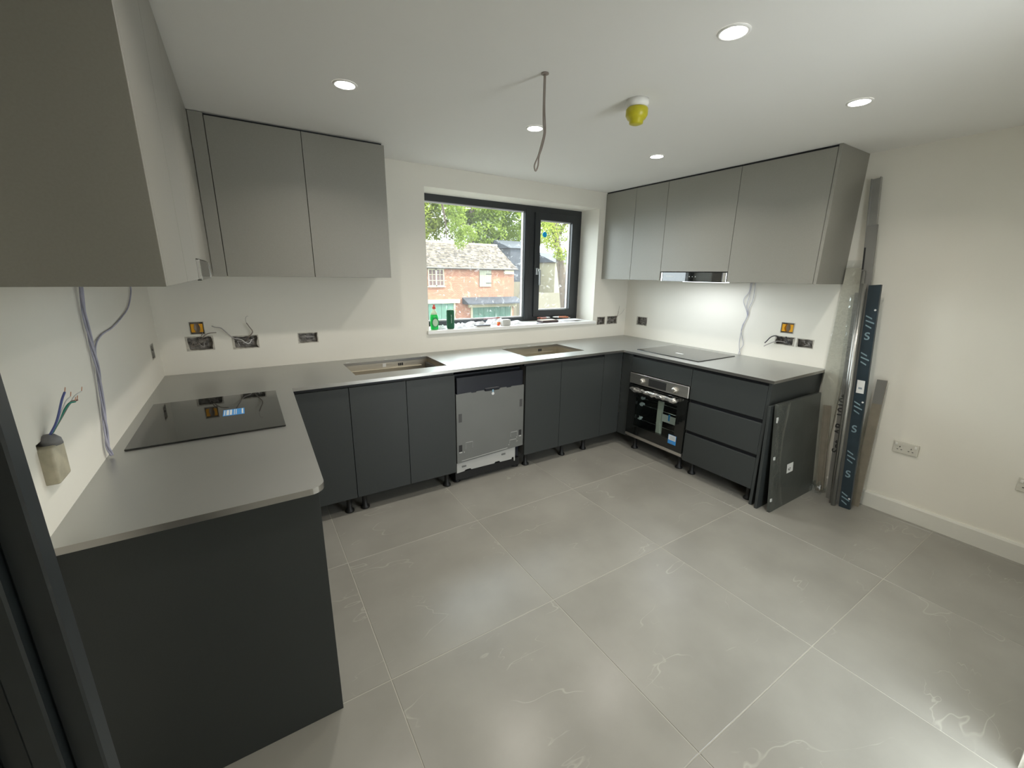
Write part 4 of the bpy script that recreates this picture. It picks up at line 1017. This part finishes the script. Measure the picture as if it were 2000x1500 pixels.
# short pieces
t, P, ax, wv, tv = strip('metal_channel', 'short taupe channel standing between the wrapped sheet and the tall profiles', 'metal profile', (W - .066, -2.125, 0), (W - .050, -2.055, .655), .046, .016, taupe_m, sect=csect(.046, .014, .003, .007))
t, P, ax, wv, tv = strip('filler_strip', 'short grey strip half covered in taupe film, leaning right of the blue-filmed profile', 'strip', (W - .075, -2.345, 0), (W - .022, -2.318, .900), .052, .014, taupe_m)
bm = NB(); pts = [(-.0265, .74), (.0265, .74), (.0265, .902), (-.0265, .902)]
f = [bm.verts.new(P(a, s, .0008)) for a, s in pts]; b = [bm.verts.new(P(a, s, -.001)) for a, s in pts]; bm.faces.new(f); bm.faces.new(b[::-1])
for k in range(4): bm.faces.new((f[k], b[k], b[(k + 1) % 4], f[(k + 1) % 4]))
obj('bare_end', bm, gstrip_m, t, label='bare grey upper end')
# crumpled wrap on the floor
bm = NB(); n = 12; g = []
for i in range(n + 1):
    g.append([bm.verts.new((W - .150 + .11 * i / n, -2.160 + .115 * j / n + .010 * noise.noise(Vector((i, j, 2))), .003 + .08 * abs(noise.noise(Vector((i * .45, j * .45, 5)))) * (1 + i / n))) for j in range(n + 1)])
for i in range(n):
    for j in range(n): bm.faces.new((g[i][j], g[i + 1][j], g[i + 1][j + 1], g[i][j + 1]))
o = obj('plastic_wrap', bm, wrap_m, origin=(W - .1, -2.10, 0)); tag(o, 'crumpled clear plastic film on the floor at the foot of the leaning profiles', 'plastic film')

# ------------------------------------------------------------------ things on the window sill
SZ = WZ0 + .0015
def crumple(name, lab, cat, x0, x1, y0, y1, h, m_, seed, group=None, n=9):
    bm = NB(); g = []
    for i in range(n + 1):
        r = []
        for j in range(n + 1):
            a, b = i / n, j / n; e = min(a, 1 - a, b, 1 - b) * 2
            z = SZ + .0015 + h * min(1, e * 2.2) * (.35 + .9 * abs(noise.noise(Vector((a * 3.1 + seed, b * 3.1, seed * 1.7)))))
            r.append(bm.verts.new((x0 + (x1 - x0) * a + .008 * noise.noise(Vector((i, j, seed))), y0 + (y1 - y0) * b + .006 * noise.noise(Vector((j, i, seed))), z)))
        g.append(r)
    for i in range(n):
        for j in range(n): bm.faces.new((g[i][j], g[i + 1][j], g[i + 1][j + 1], g[i][j + 1]))
    bot = [bm.verts.new((x, y, SZ)) for x, y in ((x0, y0), (x1, y0), (x1, y1), (x0, y1))]; bm.faces.new(bot[::-1])
    o = obj(name, bm, m_, origin=((x0 + x1) / 2, (y0 + y1) / 2, SZ)); tag(o, lab, cat, group); return o
# washing-up liquid bottle
t = thing('detergent_bottle', 'green washing-up liquid bottle with a red cap at the left end of the sill', 'bottle', (1.800, .035, SZ))
def oval(bm, prof, cx, cy, n=24, k=.62):
    rings = [[bm.verts.new((cx + r * math.cos(a), cy + k * r * math.sin(a), z)) for a in [2 * math.pi * i / n for i in range(n)]] for r, z in prof]
    for a, b in zip(rings, rings[1:]):
        for i in range(n): bm.faces.new((a[i], a[(i + 1) % n], b[(i + 1) % n], b[i]))
    bm.faces.new(rings[0][::-1]); bm.faces.new(rings[-1])
bm = NB(); oval(bm, [(.030, SZ), (.034, SZ + .006), (.036, SZ + .06), (.034, SZ + .10), (.030, SZ + .125)], 1.800, .035); obj('body', bm, gliq_m, t, True, 'bright green bottle')
bm = NB(); oval(bm, [(.030, SZ + .1252), (.022, SZ + .145), (.012, SZ + .160), (.011, SZ + .172)], 1.800, .035); obj('neck', bm, mat('clear_green', (.70, .85, .62), .2, noise_amt=.05), t, True)
bm = NB(); oval(bm, [(.013, SZ + .172), (.015, SZ + .178), (.013, SZ + .188), (.006, SZ + .193), (.007, SZ + .200), (.010, SZ + .206)], 1.800, .035, 20, 1); obj('cap', bm, red_m, t, True, 'red cap')
bm = NB(); 
ro, ri = .036, .027
A = [[bm.verts.new((1.800 + r * .86 * math.cos(a), .035 - .0235, SZ + .060 + r * 1.15 * math.sin(a))) for a in [2 * math.pi * i / 24 for i in range(24)]] for r in (ro, ri)]
for i in range(24): bm.faces.new((A[0][i], A[0][(i + 1) % 24], A[1][(i + 1) % 24], A[1][i]))
obj('label_ring', bm, glab_m, t); bm = NB(); bm.faces.new([bm.verts.new((1.800 + ri * .86 * math.cos(a), .035 - .0232, SZ + .060 + ri * 1.15 * math.sin(a))) for a in [2 * math.pi * i / 24 for i in range(24)]]); obj('label_centre', bm, mat('pale_green_label', (.50, .66, .48), .4, noise_amt=.1), t)
# green fabric speaker
t = thing('portable_speaker', 'dark green cloth-covered can-shaped speaker standing on the sill', 'speaker', (1.945, .032, SZ))
bm = NB(); lathe(bm, [(.029, SZ + .002), (.033, SZ + .010), (.033, SZ + .148), (.029, SZ + .158)], 1.945, .032, 28); obj('body', bm, green_m, t, True)
pg = mat('pale_green_rubber', (.30, .42, .30), .6, noise_amt=.1)
bm = NB(); lathe(bm, [(.027, SZ), (.030, SZ + .004)], 1.945, .032, 24); obj('end_cap', bm, pg, t, True)
bm = NB(); lathe(bm, [(.029, SZ + .156), (.024, SZ + .162)], 1.945, .032, 24); obj('end_cap', bm, pg, t, True)
wires('wrist_loop', [(1.962, .020, SZ + .158), (1.976, .012, SZ + .166), (1.986, .012, SZ + .150), (1.982, .014, SZ + .10)], .0022, mat('pale_cord', (.7, .68, .5), .6, noise_amt=.1), t)
text('lettering', 'SPARK', .026, basis((0, 0, -1), (.92, .40, 0), Vector((-.40, -.92, 0)) * 1.0, (1.945 - .0332 * .12, .032 - .0334, SZ + .085)), mat('pale_green_print', (.45, .62, .52), .5, noise_amt=.05), t, .0006)
g = 'loose packaging on the sill'
crumple('plastic_bag', 'crumpled clear bag on the sill between the green bottle and the speaker', 'plastic bag', 1.838, 1.905, .02, .12, .035, bag_m, 1.3, g)
crumple('plastic_bag', 'crumpled white bag just right of the green speaker', 'plastic bag', 1.995, 2.11, .01, .14, .045, bag_m, 4.1, g)
crumple('plastic_bag', 'largest heap of white plastic bag behind the dark phone', 'plastic bag', 2.13, 2.36, .05, .20, .060, paper_m, 7.7, g)
crumple('plastic_bag', 'white bag heaped against the glass behind the red knob', 'plastic bag', 2.38, 2.56, .12, .235, .065, bag_m, 9.2, g)
crumple('plastic_bag', 'white bag right of the pale cube in front of the mullion', 'plastic bag', 2.57, 2.76, .06, .19, .035, paper_m, 12.5, g)
t = thing('phone', 'flat dark phone in a pale case lying on the sill edge', 'phone', (2.25, .03, SZ))
obj('case', B(2.165, 2.322, -.002, .070, SZ, SZ + .010, .003, 2), white_m, t); obj('body', B(2.182, 2.318, -.006, .060, SZ + .0105, SZ + .020, .003, 2), dark_m, t)
t = thing('cable_tie_cap', 'small red plastic knob beside the pale cube on the sill', 'knob', (2.43, .055, SZ))
bm = NB(); lathe(bm, [(.012, SZ), (.014, SZ + .008), (.010, SZ + .022), (.013, SZ + .030)], 2.432, .055, 16); obj('body', bm, red_m, t, True); obj('tab', B(2.415, 2.450, .046, .050, SZ + .010, SZ + .032, .001), mat('orange_plastic', (.85, .32, .05), .4, noise_amt=.05), t)
t = thing('charger_cube', 'pale grey rounded plug cube on the sill edge', 'plug', (2.49, .02, SZ))
obj('body', B(2.446, 2.534, -.004, .055, SZ, SZ + .056, .010, 4), mat('cube_grey', (.52, .52, .49), .45, noise_amt=.03), t, True)
bm = NB()
for s in (-1, 1): box(bm, 2.487 + s * .012, 2.491 + s * .012, .055, .072, SZ + .022, SZ + .036)
obj('pins', bm, chrome_m, t)
t = thing('file', 'long slim reddish file lying behind the phone on the sill', 'tool', (2.37, .10, SZ))
bm = NB(); tube(bm, [(2.29, .075, SZ + .062), (2.44, .105, SZ + .064)], .006, 8); obj('shaft', bm, mat('mauve_metal', (.35, .20, .22), .4, noise_amt=.2), t); bm = NB(); tube(bm, [(2.44, .105, SZ + .064), (2.475, .112, SZ + .065)], .008, 8); obj('grip', bm, redhandle_m, t)
t = thing('drill_bit', 'small dark drill bit lying at the sill edge left of the leather case', 'tool', (2.86, .02, SZ))
bm = NB(); tube(bm, [(2.835, .012, SZ + .0035), (2.860, .012, SZ + .0035)], .0034, 8); obj('shank', bm, dark_m, t); bm = NB(); tube(bm, [(2.860, .012, SZ + .0035), (2.905, .012, SZ + .0035), (2.912, .012, SZ + .0035)], [.0026, .0026, .0005], 8); obj('flute', bm, leather_m, t)
t = thing('leather_case', 'dark leather case lying flat on the sill under the pliers', 'case', (3.03, .09, SZ))
obj('body', B(2.925, 3.120, .035, .135, SZ, SZ + .020, .004, 2), leather_m, t); obj('flap', B(2.925, 3.10, .037, .133, SZ + .0205, SZ + .025, .002), mat('tan_lining', (.62, .52, .42), .6, noise_amt=.2, nscale=30), t)
# pliers on the case and papers
def plier(cx, cy, z, rot, s, m_, lab):
    t = thing('pliers', lab, 'pliers', (cx, cy, z), 'pliers on the sill')
    R = Matrix.Rotation(rot, 4, 'Z')
    def T_(p): q = R @ Vector((p[0] * s, p[1] * s, p[2])); return (cx + q.x, cy + q.y, z + q.z)
    for sg in (-1, 1):
        bm = NB(); tube(bm, spline([T_((-.10, sg * .024, .008)), T_((-.06, sg * .026, .008)), T_((-.02, sg * .014, .008)), T_((.0, 0, .008))], 4), [.007] * 12 + [.004], 8); obj('grip', bm, m_, t, True)
        bm = NB(); tube(bm, spline([T_((0, 0, .008)), T_((.02, sg * .008, .008)), T_((.055, sg * .003, .008))], 4), [.006] * 5 + [.0055, .005, .004, .003], 8); obj('jaw', bm, steel_m, t, True)
    bm = NB(); lathe(bm, [(.009 * s, z + .002), (.009 * s, z + .016)], cx, cy, 14); obj('pivot', bm, chrome_m, t)
plier(3.07, .175, SZ + .026, 0.15, 1.0, redhandle_m, 'red-handled pliers lying behind the leather case')
plier(3.23, .185, SZ + .026, 2.9, 1.05, mat('orange_handle', (.55, .20, .10), .4, noise_amt=.3), 'orange-handled pliers lying across the papers at the right of the sill')
plier(3.37, .195, SZ + .010, 0.3, .8, mat('dark_handle', (.05, .04, .045), .4, noise_amt=.2), 'small dark-handled pliers in the right corner of the sill')
for k, (x0, x1, y0, y1, rz) in enumerate([(3.14, 3.33, .02, .15, .12), (3.20, 3.44, .04, .16, -.08)]):
    t = thing('paper_stack', ['white sheet of paper under the orange-handled pliers', 'white folded instruction booklet nearest the right end of the sill'][k], 'paper', ((x0 + x1) / 2, (y0 + y1) / 2, SZ), 'papers on the sill')
    bm = B(x0, x1, y0, y1, SZ + .0085 * k, SZ + .004 + .0085 * k, .0005); bmesh.ops.rotate(bm, verts=bm.verts, cent=((x0 + x1) / 2, (y0 + y1) / 2, 0), matrix=Matrix.Rotation(rz, 3, 'Z')); obj('sheets', bm, paper_m, t)
    bm = B(x0 + .01, x1 - .02, y0 + .01, y1 - .01, SZ + .0042 + .0085 * k, SZ + .0058 + .0085 * k); bmesh.ops.rotate(bm, verts=bm.verts, cent=((x0 + x1) / 2, (y0 + y1) / 2, 0), matrix=Matrix.Rotation(rz * .4, 3, 'Z')); obj('cover', bm, paper_m, t)

# ------------------------------------------------------------------ outside
GZ = -3.2
bm = NB(); box(bm, -80, 120, .6, 120, GZ - .2, GZ); struct('ground', bm, ground_m)
def house():
    t = thing('house', 'orange brick two-storey house with a tiled roof seen through the window', 'house', (12, 26, GZ))
    Yh = 25.0
    bm = NB(); box(bm, 4, 18.45, Yh, Yh + 6, GZ, 1.95)
    v = [bm.verts.new(p) for p in ((18.45, Yh, 1.95), (18.45, Yh + 6, 1.95), (18.45, Yh + 3, 3.62), (18.2, Yh, 1.95), (18.2, Yh + 6, 1.95), (18.2, Yh + 3, 3.62))]
    bm.faces.new(v[:3]); bm.faces.new(v[3:][::-1]); bm.faces.new((v[0], v[2], v[5], v[3])); bm.faces.new((v[1], v[4], v[5], v[2]))
    obj('wall', bm, brick_m, t)
    # roof in overlapping courses
    bm = NB(); n = 16
    for s in (0, 1):
        for k in range(n):
            a, b = k / n, (k + 1) / n
            y0, z0 = -.25 + 3.25 * a, 1.90 + 1.88 * a; y1, z1 = -.25 + 3.25 * b + .06, 1.90 + 1.88 * b + .03
            if s: Y0, Y1 = Yh + 6 - y0, Yh + 6 - y1
            else: Y0, Y1 = Yh + y0, Yh + y1
            q = [bm.verts.new(p) for p in ((3.8, Y0, z0 + .05), (18.62, Y0, z0 + .05), (18.62, Y1, z1), (3.8, Y1, z1), (3.8, Y0, z0), (18.62, Y0, z0))]
            bm.faces.new(q[:4]); bm.faces.new((q[0], q[4], q[5], q[1]))
    rf = obj('roof', bm, roof_m, t)
    bm = NB(); tube(bm, [(3.8, Yh + 3, 3.80), (18.64, Yh + 3, 3.80)], .10, 8); obj('ridge_tiles', bm, creamb_m, rf)
    bm = NB(); tube(bm, [(3.8, Yh - .30, 1.90), (18.64, Yh - .30, 1.90)], .055, 8); obj('gutter', bm, mat('gutter_grey', (.05, .045, .04), .6, noise_amt=.1), rf)
    def wind(x0, x1, z0, z1):
        bm = NB(); y = Yh
        rect_frame(bm, x0, x1, z0, z1, .07, y - .06, y + .02); cx = (x0 + x1) / 2; box(bm, cx - .05, cx + .05, y - .06, y, z0, z1)
        for a, b in ((x0 + .07, cx - .05), (cx + .05, x1 - .07)):
            m_ = (a + b) / 2; box(bm, m_ - .018, m_ + .018, y - .05, y, z0, z1)
            for k in (1, 2): zz = z0 + (z1 - z0) * k / 3; box(bm, a, b, y - .05, y, zz - .018, zz + .018)
        box(bm, x0 - .08, x1 + .08, y - .12, y, z0 - .07, z0)
        w = obj('window', bm, creamb_m, t, label='white small-paned window')
        obj('pane', B(x0 + .05, x1 - .05, y - .02, y - .01, z0 + .05, z1 - .05), curtain_m, w)
    wind(11.42, 12.60, .66, 1.84); wind(6.5, 7.7, .66, 1.84)
    bm = NB()
    for k in range(5): a = 15.42 + k * .196; box(bm, a, a + .19, Yh - .07, Yh, .62, 1.82)
    s = obj('shutter', bm, shut_m, t, label='pale boarded shutter')
    obj('hinge', B(15.95, 16.42, Yh - .09, Yh - .07, 1.50, 1.55), ink_m, s); obj('hinge', B(15.95, 16.42, Yh - .09, Yh - .07, .86, .91), ink_m, s)
    obj('wall_box', B(17.55, 18.35, Yh - .15, Yh, 1.55, 1.86), creamb_m, t)
    for (x0, x1, zt, canopy, lab) in ((14.80, 18.15, -.88, True, 'green garage door under the slate canopy'), (9.9, 13.28, -.52, False, 'green garage door at the left')):
        d = NB(); n = 7; w = (x1 - x0) / n
        for k in range(n): box(d, x0 + k * w + .01, x0 + (k + 1) * w - .01, Yh - .07, Yh - .02, GZ, zt)
        obj('garage_door', d, gdoor_m, t, label=lab)
        obj('beam', B(x0 - .35, x1 + .45, Yh - .22, Yh, zt, zt + .27), creamb_m, t)
        obj('door_post', B(x0 - .13, x0, Yh - .1, Yh, GZ, zt), creamb_m, t); obj('door_post', B(x1, x1 + .13, Yh - .1, Yh, GZ, zt), creamb_m, t)
        if canopy:
            bm = NB(); prism(bm, [(Yh, -.14), (Yh - 1.0, -.52), (Yh - 1.0, -.60), (Yh, -.60)], 'x', 14.0, 18.7); obj('canopy', bm, slate_m, t, label='grey slate canopy')
house()
def building(name, lab, x0, x1, y0, y1, z1, m_, ry, parts):
    t = thing(name, lab, 'building', ((x0 + x1) / 2, y0, GZ)); obj('wall', B(x0, x1, y0, y1, GZ, z1), m_, t)
    bm = NB(); prism(bm, [(y0 - .2, z1), (y1 + .2, z1), ((y0 + y1) / 2, z1 + ry)], 'x', x0 - .2, x1 + .2); obj('roof', bm, slate_m, t)
    for p in parts: p(t)
    return t
building('slate_building', 'dark slate-hung building behind the right end of the brick house', 20.6, 23.2, 29, 34, 3.75, slate_m, .8,
         [lambda t: obj('lower_wall', B(20.5, 23.3, 28.7, 28.99, GZ, .9), cream_r, t, label='pale rendered lower wall')])
building('cream_building', 'cream rendered building seen through the casement', 23.6, 31.0, 26.5, 32, 2.6, mat('cream_wall', (.21, .195, .13), .8, noise_amt=.08), .9,
         [lambda t: obj('window', B(28.0, 28.8, 26.44, 26.5, .0, 1.2), curtain_m, t)])
o = obj('garden_wall', B(17.3, 19.2, 20.0, 20.2, GZ, .35), cream_r, origin=(18, 20, GZ)); tag(o, 'pale rendered yard wall seen low through the casement', 'wall')
t = thing('yard_gate', 'beige boarded yard gate in front of the cream building', 'gate', (19.6, 20.1, GZ))
for k in range(5): obj('board', B(19.22 + k * .19, 19.40 + k * .19, 20.05, 20.10, GZ + .05, .25 - .01 * k), mat('gate_boards', (.13, .11, .08), .8, noise_amt=.2), t)
# no separate canopy: the ceiling slab's added overhang keeps sun out of the doorway
# trees
def crown_mesh(blobs, per, size, m_, parent, seed, name='foliage', cull=-.12):
    rnd = random.Random(seed); V_, F_ = [], []
    for (cx, cy, cz, rx, ry, rz) in blobs:
        k = int(per * rx * rz)
        for _ in range(k):
            while True:
                p = Vector((rnd.uniform(-1, 1), rnd.uniform(-1, 1), rnd.uniform(-1, 1)))
                if p.length <= 1: break
            f = noise.noise(Vector((cx + p.x * rx, cy + p.y * ry, cz + p.z * rz)) * .55)
            if f < cull: continue
            c = Vector((cx + p.x * rx, cy + p.y * ry, cz + p.z * rz)); s = size * rnd.uniform(.6, 1.3)
            e = Euler((rnd.uniform(-1, 1), rnd.uniform(-1, 1), rnd.uniform(0, 6.3))); M3 = e.to_matrix()
            b = len(V_)
            for q in ((-s, 0, 0), (0, -s * .45, s * .1), (s, 0, 0), (0, s * .45, s * .1)): V_.append(tuple(c + M3 @ Vector(q)))
            F_.append((b, b + 1, b + 2, b + 3))
    off = root_loc(parent); me = bpy.data.meshes.new(name); me.from_pydata([(a - off.x, b - off.y, c - off.z) for a, b, c in V_], [], F_); me.materials.append(m_)
    o = bpy.data.objects.new(name, me); C.objects.link(o); o.parent = parent; o['kind'] = 'stuff'; return o
def tree(lab, base, pts, rad, branches, blobs, per, size, m_, seed, cull=-.12):
    t = thing('tree', lab, 'tree', base, 'trees around the brick house')
    bm = NB(); tube(bm, spline(pts, 4), [rad * (1 - .6 * i / (4 * (len(pts) - 1))) for i in range(4 * (len(pts) - 1) + 1)], 9); obj('trunk', bm, bark_m, t, True)
    for bp in branches:
        bm = NB(); s_ = spline(bp, 4); tube(bm, s_, [rad * .4 * (1 - .8 * i / (len(s_) - 1)) for i in range(len(s_))], 6); obj('branch', bm, bark_m, t, True)
    crown_mesh(blobs, per, size, m_, t, seed, cull=cull)
tree('broad bright green tree behind the left of the brick roof', (10.5, 36, GZ), [(10.5, 36, GZ), (10.8, 36, 2), (11, 36, 6), (11.2, 36, 10)], .4,
     [[(11, 36, 5), (13, 36, 7.5), (15, 36, 9)], [(11, 36, 4.5), (9, 36, 7), (8, 36, 9)]],
     [(11.5, 36, 9.5, 5, 3, 3.0), (16.5, 36, 9.0, 3.6, 2.5, 3.2), (12.5, 35, 5.4, 3.0, 2, 1.9), (18, 37, 6.5, 3, 2, 2.6), (9, 36, 6.5, 3, 2, 2.5), (14.5, 35.5, 6.6, 3, 2, 1.7)], 900, .17, leaf2_m, 3)
tree('tall tree behind the middle of the brick roof, its trunk showing', (19.2, 34, GZ), [(19.2, 34, GZ), (19.4, 34, 2), (19.3, 34, 5), (19.6, 34, 10)], .45,
     [[(19.3, 34, 4.5), (21, 34, 6.5), (22.4, 34, 8)], [(19.3, 34, 5), (17.5, 34, 7), (16.4, 34, 8.6)]],
     [(20.5, 34, 8.6, 4.5, 2.5, 3.0), (23.2, 34, 6.3, 3.0, 2, 2.2), (20.2, 33, 5.0, 2.4, 1.6, 1.3), (18.2, 34, 7.6, 2.6, 1.6, 1.6)], 900, .17, leaf_m, 5)
tree('nearer tree whose leafy branches hang down in front of the brick roof', (8.0, 18, GZ), [(8, 18, GZ), (7.8, 18, 2), (8, 18, 6), (8.4, 18, 10)], .35,
     [[(8, 18, 6.4), (9.6, 19, 6.4), (10.6, 20, 4.6), (10.9, 20.5, 3.4)]],
     [(11.35, 20, 4.4, .62, .5, .8), (11.2, 20, 5.3, .9, .6, .6), (11.55, 20, 3.45, .42, .35, .62), (9.2, 19, 7.4, 2.3, 1.2, 1.4), (13.0, 21, 6.0, 1.7, .9, .7), (12.1, 20.3, 3.8, .7, .4, .55)], 1500, .085, leaf_m, 9, -1)
tree('leaning tree seen through the narrow casement', (15.0, 14, GZ), [(15.2, 14, GZ), (14.55, 14, .6), (14.2, 14, 2.2), (13.7, 14, 4.2), (13.5, 14, 7)], .28,
     [[(14.3, 14, 1.9), (13.9, 13.8, 2.6), (13.6, 13.6, 2.9)], [(13.9, 14, 3.3), (14.6, 14, 4.2), (15.2, 14, 4.8)]],
     [(13.35, 13.7, 3.35, .50, .4, .75), (14.7, 13.8, 3.9, .8, .5, .9), (13.9, 13.5, 2.55, .55, .3, .35), (14.35, 13.4, 1.9, .35, .3, .4), (14.2, 14, 5.6, 1.8, 1, 1.2), (13.9, 14.4, 3.7, 1.1, .5, .9)], 2200, .07, leaf2_m, 12)
tree('dark green tree filling the far right behind the cream building', (31, 40, GZ), [(31, 40, GZ), (31, 40, 3), (31.2, 40, 8)], .4, [],
     [(29, 40, 8, 5, 2.5, 4.5), (25, 41, 7, 3, 2, 3), (24, 40, 5, 3, 2, 2.2)], 500, .2, leaf3_m, 15)
t = thing('shrub', 'yellow-leaved shrub low in the casement view', 'shrub', (19.0, 19, GZ))
crown_mesh([(18.75, 19, .35, .45, .3, .16), (18.95, 19, .1, .3, .3, .3)], 1500, .06, leafmat('leaves_yellow', (.32, .32, .04), (.5, .5, .05)), t, 21)
bm = NB(); tube(bm, [(18.9, 19, GZ), (18.9, 19, .2)], .03, 6); obj('stem', bm, bark_m, t)
# floor-level step slab outside the doorway
bm = NB(); box(bm, -.25, W + .25, RY - 1.6, RY - .2, -.1, -.0); 
o = obj('trim_2', bm, grout_m); o['kind'] = 'structure'; o['label'] = 'paved step outside the doorway'
